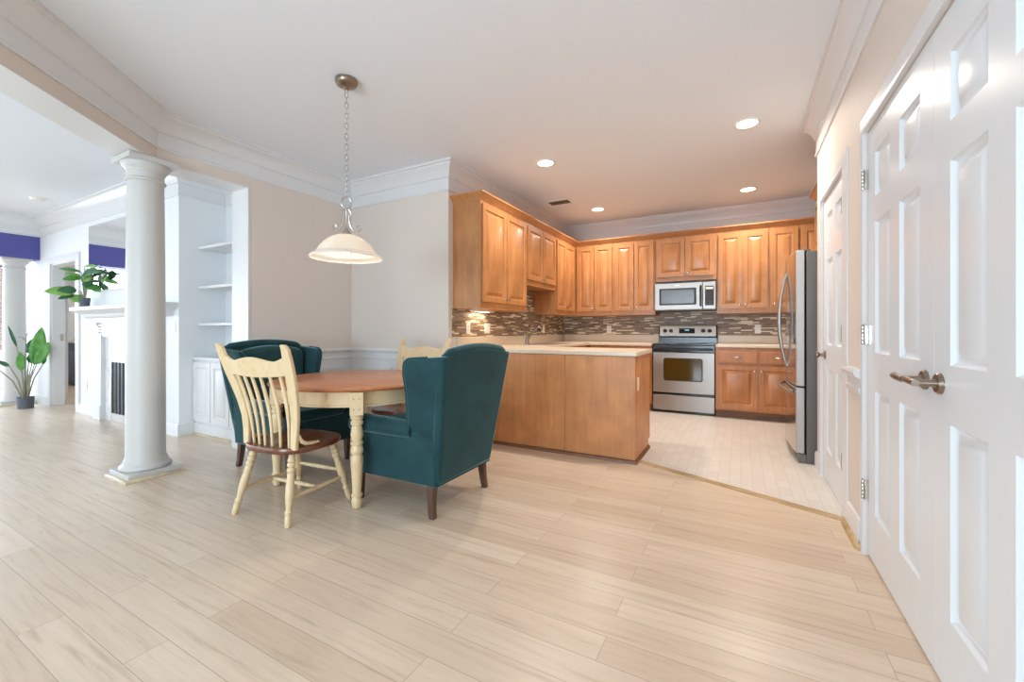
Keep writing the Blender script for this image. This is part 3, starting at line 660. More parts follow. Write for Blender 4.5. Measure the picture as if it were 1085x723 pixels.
# ------------------------------------------------------------------ fridge (front faces -x)
t = thing('french_door_fridge', 'stainless french door fridge with bottom freezer standing behind the white wall end', 'fridge', (0.40, 5.06, 0), -PI/2)
FW = 0.9                          # local x from the far side to the near side
MB().box(0.0, FW, 0.07, 0.80, 0.0, 1.735).build('body', 'fridge_body', t, bevel=0.004)
MB().box(0.004, FW-0.0, 0.02, 0.069, 0.0, 0.075).build('base_grille', 'fridge_body', t, bevel=0.003)
def bowed(x0, x1, z0, z1, n=10):
    f = lambda x: -0.028*(1-((x-FW/2)/(FW/2))**2)
    poly = [(x0+(x1-x0)*k/n, f(x0+(x1-x0)*k/n)) for k in range(n+1)]+[(x1, 0.058), (x0, 0.058)]
    return MB().prism(poly, z0, z1)
def fdoor(x0, x1, z0, z1, name):
    d = bowed(x0, x1, z0, z1).build(name, 'fridge_edge', t, bevel=0.006, angle=30)
    f = lambda x: -0.028*(1-((x-FW/2)/(FW/2))**2)-0.0015
    xs = [x0+0.008+(x1-x0-0.016)*k/14 for k in range(15)]
    sk = MB().loft([[(x, f(x), z0+0.008), (x, f(x)+0.0012, z0+0.008), (x, f(x)+0.0012, z1-0.008), (x, f(x), z1-0.008)] for x in xs]); sk.build('steel_skin', 'fridge_front', d, angle=60)
    return d
dl = fdoor(0.0, FW/2-0.003, 0.63, 1.745, 'door'); dn = fdoor(FW/2+0.003, FW, 0.63, 1.745, 'door')
fz = fdoor(0.0, FW, 0.08, 0.617, 'freezer_drawer')
for d, x in ((dl, FW/2-0.035), (dn, FW/2+0.035)):
    pts = [(x, -0.028-0.062*math.sin(PI*k/16)**0.8, 0.76+0.85*k/16) for k in range(17)]
    MB().tube(pts, [0.008+0.006*math.sin(PI*k/16) for k in range(17)], 12).build('handle', 'steel', d)
pts = [(0.07+0.76*k/14, -0.012-0.068*math.sin(PI*k/14)**0.5, 0.575) for k in range(15)]
MB().tube(pts, 0.013, 12).build('handle', 'steel', fz)
MB().box(FW-0.12, FW-0.01, 0.0, 0.1, 1.736, 1.752).build('hinge_cover', 'fridge_body', t, bevel=0.004)
MB().box(0.01, 0.12, 0.0, 0.1, 1.736, 1.752).build('hinge_cover', 'fridge_body', t, bevel=0.004)

# ------------------------------------------------------------------ ceiling lamps, vent, detector
def can(x, y, label):
    t = thing('recessed_light', label, 'ceiling light', (x, y, CEIL), 0, 'recessed kitchen lights')
    MB().lathe([(0.075, -0.001), (0.098, -0.001), (0.099, -0.006), (0.09, -0.011), (0.078, -0.009), (0.075, -0.004)], n=40, cap=False).build('trim_ring', 'plastic', t)
    MB().lathe([(0.0, -0.0035), (0.0752, -0.0035), (0.0752, -0.001), (0.0, -0.001)], n=40, cap=False).build('lens', 'canlens', t)
    d = bpy.data.lights.new('recessed_bulb', 'AREA'); d.shape = 'DISK'; d.size = 0.14; d.energy = 16.5; d.color = (1.0, 0.89, 0.77); d.spread = math.radians(150)
    o = bpy.data.objects.new('recessed_bulb', d); COL.objects.link(o); o.parent = t; o.location = (0, 0, -0.014)
can(0.043, 3.867, 'lit recessed ceiling light nearest the camera, toward the white doors')
can(-1.701, 3.829, 'lit recessed ceiling light above the peninsula, left of the frontmost one')
can(0.073, 5.683, 'lit recessed ceiling light in front of the wall cabinets right of the microwave')
can(-1.72, 5.631, 'lit recessed ceiling light beside the ceiling vent')
can(-10.4, 2.8, 'added unseen fill light in the powder room ceiling behind the fireplace wall')  # out-of-view lamp added to brighten the vanity beyond the doorway
t = thing('ceiling_vent', 'small brown rectangular vent in the kitchen ceiling', 'vent', (-2.06, 5.085, CEIL), 0)
MB().box(-0.17, 0.17, -0.1, 0.1, -0.008, -0.0005).build('frame', 'plastic', t, bevel=0.003)
MB().box(-0.13, 0.13, -0.065, 0.065, -0.0095, -0.008).build('opening', 'hole', t)
for k in range(7): MB().box(-0.13, 0.13, -0.062+k*0.0195, -0.056+k*0.0195, -0.014, -0.0095).build('slat', 'vent', t)
t = thing('smoke_detector', 'round white smoke detector on the living room ceiling', 'smoke detector', (-7.75, 1.80, CEIL), 0)
MB().lathe([(0.0, -0.04), (0.055, -0.04), (0.066, -0.03), (0.07, -0.012), (0.075, -0.01), (0.075, -0.0005), (0, -0.0005)], n=32, cap=False).build('housing', 'plastic', t)
d = bpy.data.lights.new('undercabinet_strip', 'AREA'); d.shape = 'RECTANGLE'; d.size = 0.35; d.size_y = 0.03; d.energy = 1.1; d.color = (1.0, 0.82, 0.6)
t = thing('undercabinet_light', 'thin lit strip light under the wall cabinet nearest the dining corner', 'light fixture', (-2.46, 3.86, UZ-0.001), 0)
MB().box(-0.03, 0.03, -0.2, 0.2, -0.018, 0.0).build('housing', 'plastic', t, bevel=0.002)
MB().box(-0.012, 0.012, -0.12, 0.12, -0.02, -0.018).build('lens', 'canlens', t)
o = bpy.data.objects.new('undercabinet_bulb', d); COL.objects.link(o); o.parent = t; o.location = (0, 0, -0.022); o.rotation_euler = (0, 0, PI/2)

# ------------------------------------------------------------------ columns
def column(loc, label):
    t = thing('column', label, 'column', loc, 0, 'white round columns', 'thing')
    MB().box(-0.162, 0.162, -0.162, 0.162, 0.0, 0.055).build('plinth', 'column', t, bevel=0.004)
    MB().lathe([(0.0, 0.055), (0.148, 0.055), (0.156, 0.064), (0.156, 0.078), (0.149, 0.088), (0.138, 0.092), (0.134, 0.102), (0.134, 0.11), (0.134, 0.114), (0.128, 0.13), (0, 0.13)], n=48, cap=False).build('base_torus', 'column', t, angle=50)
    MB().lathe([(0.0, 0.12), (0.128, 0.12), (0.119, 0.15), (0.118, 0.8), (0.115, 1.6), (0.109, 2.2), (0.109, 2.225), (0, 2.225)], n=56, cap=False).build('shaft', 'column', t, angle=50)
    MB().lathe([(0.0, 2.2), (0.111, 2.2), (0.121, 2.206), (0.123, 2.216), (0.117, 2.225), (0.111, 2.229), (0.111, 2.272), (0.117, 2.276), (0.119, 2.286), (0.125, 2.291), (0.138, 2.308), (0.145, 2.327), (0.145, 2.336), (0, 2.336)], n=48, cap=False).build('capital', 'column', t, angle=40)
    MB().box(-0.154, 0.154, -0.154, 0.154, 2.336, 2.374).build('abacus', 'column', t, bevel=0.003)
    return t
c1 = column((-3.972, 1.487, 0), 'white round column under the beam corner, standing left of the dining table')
MB().sweep([(0.163, -0.163), (-0.163, -0.163), (-0.163, 0.163), (0.163, 0.163)], [(0, 0), (-0.022, 0), (-0.02, 0.01), (-0.012, 0.02), (0, 0.024)], True).build('shoe_moulding', 'pale_strip', c1)
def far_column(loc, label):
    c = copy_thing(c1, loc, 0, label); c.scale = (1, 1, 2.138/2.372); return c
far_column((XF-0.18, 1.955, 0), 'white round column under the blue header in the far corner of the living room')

# ------------------------------------------------------------------ dining table
TX, TY = -2.462, 2.213
t = thing('dining_table', 'round dining table with cherry wood top and cream turned legs', 'table', (TX, TY, 0), 0)
R = 0.612
tt = MB().lathe([(0.0, 0.714), (R-0.03, 0.714), (R-0.012, 0.717), (R-0.002, 0.724), (R, 0.731), (R-0.006, 0.738), (R-0.016, 0.741), (0.0, 0.741)], n=72, cap=False)
tt.build('tabletop', 'tabletop', t, angle=50)
ap = MB().loft([[(r*math.cos(2*PI*j/72), r*math.sin(2*PI*j/72), z) for j in range(72)] for r, z in ((0.53, 0.713), (0.53, 0.628), (0.537, 0.624), (0.537, 0.614), (0.515, 0.612), (0.51, 0.713))], False)
ap.build('apron', 'cream', t, angle=40)
LP = [(0.0, 0.0), (0.008, 0.024), (0.028, 0.031), (0.05, 0.033), (0.066, 0.026), (0.072, 0.024), (0.076, 0.034), (0.088, 0.034), (0.094, 0.027), (0.11, 0.026), (0.2, 0.031), (0.28, 0.036), (0.315, 0.037), (0.327, 0.030), (0.333, 0.029),
      (0.34, 0.036), (0.36, 0.038), (0.378, 0.033), (0.388, 0.029), (0.394, 0.036), (0.408, 0.037), (0.414, 0.029), (0.43, 0.032), (0.45, 0.037), (0.49, 0.032), (0.508, 0.027), (0.514, 0.035), (0.53, 0.037), (0.541, 0.029), (0.548, 0.036), (0.566, 0.038), (0.574, 0.03), (0.58, 0.03)]
for sx in (-1, 1):
    for sy in (-1, 1):
        lx, ly = sx*0.398, sy*0.400
        m = MB().lathe([(r, z) for z, r in LP], lx, ly, 22)
        q = 0.0385; d1 = Vector((sx, sy)).normalized(); d2 = Vector((-d1.y, d1.x)); c0 = Vector((lx, ly))
        cs = [c0+d1*q*i+d2*q*j for i, j in ((1, -1), (1, 1), (-1, 1), (-1, -1))]
        m.prism([tuple(c) for c in cs], 0.575, 0.713)
        lg = m.build('leg', 'cream', t, angle=40)
        pg = MB()
        for dx in (-0.016, 0.016):
            for dz in (0.61, 0.675):
                p_ = c0+d1*q+d2*dx; e_ = p_+d1*0.001; pg.turned((*p_, dz), (*e_, dz), [(0, 0.0035), (1, 0.0035)], 8)
        pg.build('bolt_plug', 'seatwood', lg)

# ------------------------------------------------------------------ wooden dining chairs (local front = +y)
def make_chair(label):
    t = thing('dining_chair', label, 'chair', (0, 0, 0), 0, 'cream farmhouse chairs at the table')
    SZ = 0.42
    # saddle seat
    n = 40; rings = []
    def outline(k, s=1.0):
        a = 2*PI*k/n; c, q = math.cos(a), math.sin(a)
        e = 2.0/3.2
        x = 0.245*math.copysign(abs(c)**e, c)*(1.0-0.07*(q < 0)*abs(q)); y = 0.225*math.copysign(abs(q)**e, q)
        return x*s, y*s
    def topz(x, y): return SZ-0.012*math.exp(-((abs(x)-0.1)/0.09)**2-((y+0.04)/0.13)**2)+0.004*math.exp(-(x/0.03)**2)*(y > 0)*y*8
    for s, dz in ((0.9, -0.04), (0.975, -0.034), (1.0, -0.02), (1.0, -0.01), (0.985, -0.001)):
        rings.append([(*outline(k, s), SZ+dz) for k in range(n)])
    for s in (0.9, 0.75, 0.58, 0.4, 0.2, 0.03): rings.append([(*outline(k, s), topz(*outline(k, s))) for k in range(n)])
    MB().loft(rings).build('seat', 'seatwood', t, angle=60)
    LEG = [(0, 0.013), (0.03, 0.017), (0.07, 0.018), (0.1, 0.022), (0.12, 0.0215), (0.13, 0.0145), (0.142, 0.022), (0.185, 0.0225), (0.2, 0.0145), (0.213, 0.022), (0.26, 0.0225), (0.275, 0.0145), (0.29, 0.021), (0.32, 0.019), (0.45, 0.0225), (0.55, 0.0235), (0.66, 0.020),
           (0.74, 0.015), (0.77, 0.014), (0.785, 0.02), (0.81, 0.021), (0.83, 0.015), (0.86, 0.018), (0.94, 0.017), (0.98, 0.0145), (1, 0.012)]
    feet = {}
    for sx in (-1, 1):
        for sy in (-1, 1):
            p0 = Vector((sx*0.155, sy*0.145, SZ-0.035)); p1 = Vector((sx*0.222, sy*0.228, 0.0)); feet[sx, sy] = (p0, p1)
            MB().turned(p0, p1, LEG, 16).build('leg', 'cream', t, angle=60)
    ST = [(0, 0.008), (0.12, 0.011), (0.3, 0.0125), (0.4, 0.015), (0.44, 0.011), (0.5, 0.017), (0.56, 0.011), (0.6, 0.015), (0.7, 0.0125), (0.88, 0.011), (1, 0.008)]
    def at(k, f): return feet[k][0].lerp(feet[k][1], f)
    for sx in (-1, 1): MB().turned(at((sx, -1), 0.62), at((sx, 1), 0.62), ST, 14).build('stretcher', 'cream', t, angle=60)
    a = at((-1, -1), 0.62).lerp(at((-1, 1), 0.62), 0.5); b = at((1, -1), 0.62).lerp(at((1, 1), 0.62), 0.5)
    MB().turned(a, b, ST, 14).build('stretcher', 'cream', t, angle=60)
    MB().turned(at((-1, 1), 0.5), at((1, 1), 0.5), ST, 14).build('stretcher', 'cream', t, angle=60)
    # bent flat posts: rise, swell forward, then flare back
    def post(sx):
        path = [(0.196, -0.165, SZ-0.012), (0.200, -0.163, 0.50), (0.207, -0.166, 0.58), (0.220, -0.182, 0.67), (0.236, -0.206, 0.76), (0.250, -0.232, 0.84), (0.262, -0.258, 0.92), (0.268, -0.278, 0.985), (0.266, -0.292, 1.012)]
        wd = [0.022, 0.024, 0.027, 0.031, 0.034, 0.034, 0.031, 0.026, 0.016]
        rings = []
        for i, (x, y, z) in enumerate(path):
            w = wd[i]; d = 0.0115; x *= sx
            rings.append([(x-w, y-d, z), (x+w, y-d, z), (x+w, y+d, z), (x-w, y+d, z)])
        return MB().loft(rings)
    for sx in (-1, 1):
        po = post(sx).build('back_post', 'cream', t, bevel=0.005, angle=60)
        # forward sweeping foot of the post
        pts = [(sx*0.212, -0.15, 0.49), (sx*0.216, -0.135, 0.455), (sx*0.22, -0.105, 0.435), (sx*0.222, -0.06, 0.429), (sx*0.222, -0.02, 0.428)]
        MB().tube(pts, [0.010, 0.012, 0.012, 0.011, 0.008], 10).build('post_foot', 'cream', po)
    # crest rail with a dipped upper edge
    def cy_(x): return -0.243-0.028*(1-(x/0.24)**2)
    top = []; bot = []
    m = 24; rings = []
    for k in range(m+1):
        x = -0.243+0.486*k/m; u = abs(x)/0.243
        zt = 0.928+0.012*math.cos(u*PI*1.35)+0.028*max(0, u-0.7)**1*2.6
        zb = 0.838-0.014*(1-u*u)
        y = cy_(x); sh = 0.3
        rings.append([(x, y-0.011+sh*(0.88-zb), zb), (x, y+0.011+sh*(0.88-zb), zb), (x, y+0.011+sh*(0.88-zt), zt), (x, y-0.011+sh*(0.88-zt), zt)])
    MB().loft(rings).build('crest_rail', 'cream', t, bevel=0.004, angle=50)
    for k in range(6):
        f = (k-2.5)/2.5; x0 = f*0.145; x1 = f*0.178
        p0 = Vector((x0, -0.175+0.02*abs(f), SZ-0.014)); p1 = Vector((x1, cy_(x1)+0.012, 0.85))
        rings = []
        for i in range(9):
            g = i/8; p = p0.lerp(p1, g); p.y += 0.02*math.sin(PI*g)
            w = 0.0075+0.0055*math.exp(-((g-0.62)/0.28)**2); d = 0.0068
            rings.append([(p.x-w, p.y-d*0.6, p.z), (p.x-w*0.6, p.y-d, p.z), (p.x+w*0.6, p.y-d, p.z), (p.x+w, p.y-d*0.6, p.z), (p.x+w, p.y+d*0.6, p.z), (p.x+w*0.6, p.y+d, p.z), (p.x-w*0.6, p.y+d, p.z), (p.x-w, p.y+d*0.6, p.z)])
        MB().loft(rings).build('spindle', 'cream', t, angle=60)
    return t
ch = make_chair('cream farmhouse chair with brown seat in front of the table, its back to the camera')
ch.location = (-2.435, 1.655, 0); ch.rotation_euler = (0, 0, math.radians(5.5))
copy_thing(ch, (-2.572, 2.765, 0), math.radians(180), 'cream farmhouse chair on the far side of the table, against the dining room wall')

# ------------------------------------------------------------------ teal wing armchairs (local front = +y)
def make_armchair(label):
    t = thing('wing_armchair', label, 'armchair', (0, 0, 0), 0, 'teal velvet wing armchairs')
    LEAN = -0.145
    b = MB().loft([[(-0.285, -0.30, 0.19), (0.285, -0.30, 0.19), (0.292, 0.365, 0.19), (-0.292, 0.365, 0.19)], [(-0.30, -0.325, 0.40), (0.30, -0.325, 0.40), (0.302, 0.37, 0.40), (-0.302, 0.37, 0.40)]])
    b.build('seat_base', 'teal', t, bevel=0.012, seg=3)
    MB().tube([(-0.287, -0.303, 0.19), (0.287, -0.303, 0.19), (0.295, 0.368, 0.19), (-0.295, 0.368, 0.19)], 0.006, 8, close=True).build('piping', 'teal', t)
    MB().box(-0.222, 0.222, -0.24, 0.385, 0.395, 0.48).build('seat_cushion', 'teal', t, bevel=0.035, seg=4, angle=60)
    # backrest with an arched, rolled crest; outline in x,z
    def back_outline(inset):
        pts = [(-0.285+inset, 0.195), (0.285-inset, 0.195)]
        z1 = 0.935
        for k in range(13):
            a = k/12; x = 0.372-inset-2*(0.372-inset)*a
            z = z1+0.045*math.sin(PI*a)**0.7-inset*0.3
            pts.append((x, z))
        return pts
    MB().prism_xz(back_outline(0.0), -0.318, -0.255, LEAN, 0.2).build('backrest', 'teal', t, bevel=0.02, seg=3, angle=60)
    inner = [(-0.235, 0.42), (0.235, 0.42)]+[(0.275-0.55*k/12, 0.91+0.05*math.sin(PI*k/12)**0.7) for k in range(13)]
    MB().prism_xz(inner, -0.27, -0.155, LEAN*0.8, 0.2).build('back_cushion', 'teal', t, bevel=0.045, seg=4, angle=60)
    cr = [(0.33-0.66*k/14, -0.285+LEAN*0.74, 0.937+0.04*math.sin(PI*k/14)**0.7) for k in range(15)]
    MB().tube(cr, [0.02]+[0.034]*13+[0.02], 14).build('crest_roll', 'teal', t)
    for s in (-1, 1):
        # wing: outline in y,z flaring outward with height
        o = [(-0.285, 0.462), (-0.115, 0.478), (-0.098, 0.52), (-0.112, 0.62), (-0.118, 0.74), (-0.112, 0.84)]
        for k in range(7): a = k/6*PI/2; o.append((-0.182+0.065*math.cos(a), 0.862+0.065*math.sin(a)))
        o += [(-0.30, 0.936), (-0.425, 0.945), (-0.40, 0.85), (-0.355, 0.66), (-0.315, 0.48)]
        x0, x1 = (0.238, 0.302)
        m = MB().prism_yz(o, x0, x1, 0.155, 0.46)
        if s < 0: m.v = [(-x, y, z) for x, y, z in m.v]
        wg = m.build('wing', 'teal', t, bevel=0.024, seg=4, angle=60)
        rim = [((0.302+0.155*(z-0.46)-0.012)*s, y+0.004, z) for y, z in o[1:14]]
        MB().tube(rim, 0.0075, 8).build('piping', 'teal', wg)
        # arm: upholstered panel with a rolled top
        m = MB().loft([[(s*x, y, z) for x, y in ((0.235, -0.30), (b_, -0.302-0.03*(z-0.2)), (b_, 0.372), (0.235, 0.372))] for z, b_ in ((0.185, 0.297), (0.36, 0.306), (0.478, 0.310))]).build('arm_panel', 'teal', t, bevel=0.01, seg=3, angle=60)
        rings = []
        for y, r, dz in ((-0.13, 0.045, -0.004), (-0.09, 0.052, 0), (0.1, 0.056, 0.003), (0.33, 0.058, 0.003), (0.362, 0.056, 0.003), (0.376, 0.044, 0.003), (0.38, 0.0, 0.003)):
            rings.append([(s*0.282+r*1.1*math.cos(2*PI*j/20), y, 0.497+dz+r*math.sin(2*PI*j/20)) for j in range(20)])
        MB().loft(rings).build('armrest', 'teal', t, angle=60)
    for s in (-1, 1):
        rings = []
        for z, y, w in ((0.2, -0.255, 0.024), (0.12, -0.257, 0.021), (0.05, -0.263, 0.019), (0.0, -0.272, 0.018)):
            x = s*(0.266+(0.2-z)*0.08); rings.append([(x-w, y-w, z), (x+w, y-w, z), (x+w, y+w, z), (x-w, y+w, z)])
        MB().loft(rings[::-1]).build('leg', 'darkleg', t, bevel=0.004)
        rings = []
        for z, w in ((0.0, 0.014), (0.06, 0.017), (0.2, 0.022)):
            x, y = s*0.262, 0.335; rings.append([(x-w, y-w, z), (x+w, y-w, z), (x+w, y+w, z), (x-w, y+w, z)])
        MB().loft(rings).build('leg', 'darkleg', t, bevel=0.004)
    return t
ac = make_armchair('teal velvet wing armchair in front of the peninsula, its back toward the kitchen')
ac.location = (-1.835, 2.203, 0); ac.rotation_euler = (0, 0, PI/2)
copy_thing(ac, (-3.262, 2.205, 0), -PI/2, 'teal velvet wing armchair near the bookcase, facing the table behind the cream chair')

# ------------------------------------------------------------------ pendant lamp
px, py = -2.30, 1.934
t = thing('pendant_lamp', 'nickel chain pendant lamp with alabaster glass bowl shade over the table', 'lamp', (px, py, 0), math.radians(50))
MB().lathe([(0.0, 2.69), (0.014, 2.69), (0.022, 2.70), (0.04, 2.705), (0.062, 2.715), (0.07, 2.73), (0.071, 2.7495), (0.0, 2.7495)], n=36, cap=False).build('canopy', 'bronze', t, angle=50)
MB().tube([(0.0, 0, 2.692), (0.012, 0, 2.68), (0.0, 0, 2.665), (-0.012, 0, 2.68)], 0.0028, 8, close=True).build('canopy_loop', 'bronze', t)
z = 2.672; k = 0; cl = MB()
while z > 1.985:
    pts = []
    for j in range(14):
        a = 2*PI*j/14; u = 0.0115*math.cos(a); h = 0.0215*math.sin(a)
        pts.append((u, 0, z-0.0215+h) if k % 2 == 0 else (0, u, z-0.0215+h))
    cl.tube(pts, 0.0027, 6, close=True); z -= 0.0345; k += 1
cl.build('chain', 'nickel', t, angle=60)
cd = MB().tube([(0.004*math.sin(i*2.1), 0.004*math.cos(i*2.1), 2.69-0.0248*i) for i in range(30)], 0.0018, 6).build('cord', 'plastic', t)
def arc(c, r, a0, a1, n=18, rz=None):
    return [(c[0]+(r*math.cos(a0+(a1-a0)*i/n)), 0, c[1]+((rz or r)*math.sin(a0+(a1-a0)*i/n))) for i in range(n+1)]
MB().tube(arc((0, 1.935), 0.03, 0, 2*PI, 24, 0.04)[:-1], 0.005, 10, close=True).build('ring', 'nickel', t)
MB().lathe([(0.0, 1.72), (0.034, 1.72), (0.03, 1.732), (0.012, 1.756), (0.006, 1.785), (0.005, 1.86), (0.008, 1.872), (0.005, 1.9), (0.0, 1.9)], n=20, cap=False).build('stem', 'nickel', t, angle=50)
for s in (-1, 1):
    p = [(s*0.006, 0, 1.90), (s*0.022, 0, 1.885), (s*0.03, 0, 1.862), (s*0.018, 0, 1.848), (s*0.012, 0, 1.862)]
    MB().tube(p, [0.004, 0.0045, 0.0045, 0.004, 0.003], 8).build('scroll', 'nickel', t)
    p = [(s*0.014, 0, 1.875), (s*0.016, 0, 1.83), (s*0.022, 0, 1.785), (s*0.042, 0, 1.755), (s*0.072, 0, 1.748), (s*0.09, 0, 1.768), (s*0.082, 0, 1.79), (s*0.064, 0, 1.786), (s*0.062, 0, 1.77)]
    MB().tube(p, [0.004, 0.0045, 0.005, 0.0055, 0.0055, 0.005, 0.0045, 0.004, 0.003], 8).build('scroll', 'nickel', t)
prof = [(0.03, 1.724), (0.06, 1.718), (0.1, 1.70), (0.14, 1.67), (0.17, 1.635), (0.184, 1.609), (0.192, 1.596), (0.21, 1.588), (0.226, 1.577)]
inner = [(r-0.003, z-0.004) for r, z in prof[::-1]]
MB().lathe([(r, z) for r, z in prof]+[(0.229, 1.57), (0.225, 1.565)]+inner, n=64, cap=False).build('shade', 'shade', t, angle=70)
MB().lathe([(0.0, 1.592), (0.012, 1.596), (0.026, 1.612), (0.03, 1.632), (0.024, 1.654), (0.014, 1.672), (0.013, 1.70), (0.0, 1.70)], n=24, cap=False).build('bulb', 'bulbglow', t)
MB().lathe([(0.0, 1.69), (0.02, 1.69), (0.022, 1.72), (0.0, 1.72)], n=20, cap=False).build('socket', 'bronze', t)
d = bpy.data.lights.new('pendant_bulb', 'POINT'); d.energy = 20; d.color = (1.0, 0.92, 0.82); d.shadow_soft_size = 0.035
o = bpy.data.objects.new('pendant_bulb', d); COL.objects.link(o); o.parent = t; o.location = (0.0, 0, 1.632)

# ------------------------------------------------------------------ living room: fireplace, mirror, bookcase, plants
FX = -6.23
MX = -6.40
t = thing('fireplace_mantel', 'white fireplace mantel with fluted frieze, marble facing and dark mesh curtain', 'fireplace', (FX, YL-0.0005, 0), 0)
hw = 1.16
MB().loft([[(-x, 0, z), (-x, -d, z), (x, -d, z), (x, 0, z)] for x, d, z in ((hw-0.12, 0.06, 1.235), (hw-0.10, 0.085, 1.255), (hw-0.09, 0.1, 1.285), (hw-0.05, 0.13, 1.30), (hw-0.03, 0.16, 1.325), (hw-0.0, 0.175, 1.335), (hw, 0.18, 1.37), (hw-0.004, 0.175, 1.375))]).build('shelf', 'mantelwhite', t, angle=25)
fr = MB().box(-0.8, 0.8, -0.05, 0, 1.01, 1.236).build('frieze', 'mantelwhite', t, bevel=0.002)
fl_ = MB()
for k in range(4): fl_.box(-0.62, 0.62, -0.072, -0.05, 1.03+k*0.036, 1.05+k*0.036)
fl_.build('flutes', 'mantelwhite', fr, bevel=0.004)
for s in (-1, 1):
    x0, x1 = sorted((s*0.585, s*0.77))
    MB().box(x0, x1, -0.06, 0, 0.17, 1.03).build('pilaster', 'mantelwhite', t, bevel=0.004)
    MB().box(x0-0.012, x1+0.012, -0.075, 0, 0.0, 0.17).build('pilaster_base', 'mantelwhite', t, bevel=0.006)
    MB().prism_yz([(0, 1.03), (-0.062, 1.03), (-0.075, 1.06), (-0.062, 1.09), (-0.07, 1.13), (-0.09, 1.16), (-0.09, 1.185), (0, 1.185)], s*0.68-0.05, s*0.68+0.05).build('corbel', 'mantelwhite', t, bevel=0.004)
m = MB().box(-0.584, -0.40, -0.02, 0, 0, 1.01).box(0.40, 0.584, -0.02, 0, 0, 1.01).box(-0.40, 0.40, -0.02, 0, 0.735, 1.01)
m.build('marble_facing', 'marble', t)
MB().box(-0.40, -0.375, -0.03, -0.002, 0, 0.735).box(0.375, 0.40, -0.03, -0.002, 0, 0.735).box(-0.375, 0.375, -0.03, -0.002, 0.71, 0.735).box(-0.375, 0.375, -0.03, -0.002, 0.0, 0.10).build('screen_frame', 'steel', t, bevel=0.002)
xs = [(-0.375+0.75*k/90) for k in range(91)]
f = lambda x: -0.012+0.007*math.sin(x*62)+0.003*math.sin(x*131)
MB().loft([[(x, f(x), 0.1), (x, f(x)+0.004, 0.1), (x, f(x)+0.004, 0.71), (x, f(x), 0.71)] for x in xs]).build('mesh_curtain', 'mesh', t, angle=70)

t = thing('wall_mirror', 'large frameless mirror hanging above the fireplace mantel', 'mirror', (MX, YL-0.001, 0), 0)
MB().box(-0.9, 0.9, -0.022, 0, 1.575, 2.41).build('backing', 'white', t, bevel=0.002)
MB().box(-0.895, 0.895, -0.026, -0.022, 1.58, 2.405).build('mirror_glass', 'mirror', t)

BX0, BX1 = -5.068, XLO+0.118
BW = BX1-BX0
t = thing('built_in_bookcase', 'white built-in bookcase with open shelves over panelled doors in the alcove', 'bookcase', (BX0, 2.315, 0), 0)
MB().box(0, BW, 0.0, 0.30, 0.0, 0.775).build('base', 'white', t, bevel=0.002)
MB().box(0, BW, -0.012, -0.0005, 0.0, 0.12).build('plinth', 'white', t, bevel=0.003)
MB().box(0, BW, -0.022, 0.30, 0.776, 0.808).build('counter', 'white', t, bevel=0.006)
nd = 3; dw = BW/nd
for k in range(nd): door_front(dw-0.012, 0.61).build('door', 'white', t, angle=20, loc=(k*dw+0.006, -0.021, 0.145))
for z in (1.165, 1.555, 1.975): MB().box(0.004, BW-0.004, 0.03, 0.30, z-0.028, z).build('shelf', 'white', t, bevel=0.003)

t = thing('oak_shoe_moulding', 'thin pale wood strip along the floor under the bookcase', 'moulding', (0, 0, 0), 0)
MB().sweep([(BX0, 2.302), (BX1, 2.302)], [(0.0, 0), (0.016, 0), (0.014, 0.012), (0.006, 0.018), (0.0, 0.018)]).build('strip', 'pale_strip', t)

# powder room vanity and picture beyond the doorway
t = thing('vanity_cabinet', 'slate blue vanity with white top seen through the doorway left of the fireplace', 'cabinet', (-12.25, 3.15, 0), 0)
MB().box(0, 2.2, 0, 0.5, 0.08, 0.84).box(0.03, 2.17, 0.05, 0.5, 0, 0.08).build('body', 'bluecab', t, bevel=0.003)
for k in range(4): door_front(0.53, 0.66).build('door', 'bluecab', t, angle=20, loc=(0.01+k*0.55, -0.021, 0.12))
MB().box(-0.02, 2.22, -0.025, 0.52, 0.841, 0.885).build('top', 'plastic', t, bevel=0.004)
t = thing('framed_picture', 'black and white picture standing on the blue vanity behind the doorway', 'picture', (-11.1, 3.58, 0.886), 0)
MB().box(-0.4, 0.4, 0.0, 0.02, 0, 0.62).build('frame', 'blackmatte', t, bevel=0.003)
MB().box(-0.375, 0.375, -0.003, 0.0, 0.025, 0.595).build('print', 'abstract', t)
t = thing('woven_wall_hanging', 'pinkish woven hanging on the bright wall beyond the far column', 'wall hanging', (-12.195, 2.2, 0), 0)
MB().box(0, 0.02, -0.2, 0.245, 0.72, 2.28).build('cloth', 'woven', t, bevel=0.004)
MB().turned((0.012, -0.23, 2.29), (0.012, 0.245, 2.29), [(0, 0.014), (1, 0.014)], 10).build('rod', 'darkleg', t)

# plants
def leaf_mesh(mb, base, d, length, width, droop=0.25, up=(0, 0, 1), fold=0.22, n=10, tip=0.9):
    d = Vector(d).normalized(); up = Vector(up); side = d.cross(up)
    if side.length < 0.1: side = d.cross(Vector((0, 1, 0)))
    side.normalize(); nrm = side.cross(d).normalized(); base = Vector(base); rings = []
    for i in range(n+1):
        g = i/n; c = base+d*(length*g)-Vector((0, 0, 1))*(droop*length*g*g)
        w = width*(math.sin(PI*min(1, g**tip))**0.75 if 0 < g < 1 else 0)+0.0015
        f = fold*w
        rings.append([tuple(c-side*w+nrm*f), tuple(c-side*w*0.5+nrm*f*0.35), tuple(c), tuple(c+side*w*0.5+nrm*f*0.35), tuple(c+side*w+nrm*f)])
    vs = [p for r in rings for p in r]; fs = []
    for i in range(n):
        for j in range(4): fs.append((i*5+j, i*5+j+1, i*5+j+6, i*5+j+5))
    mb.add(vs, fs)
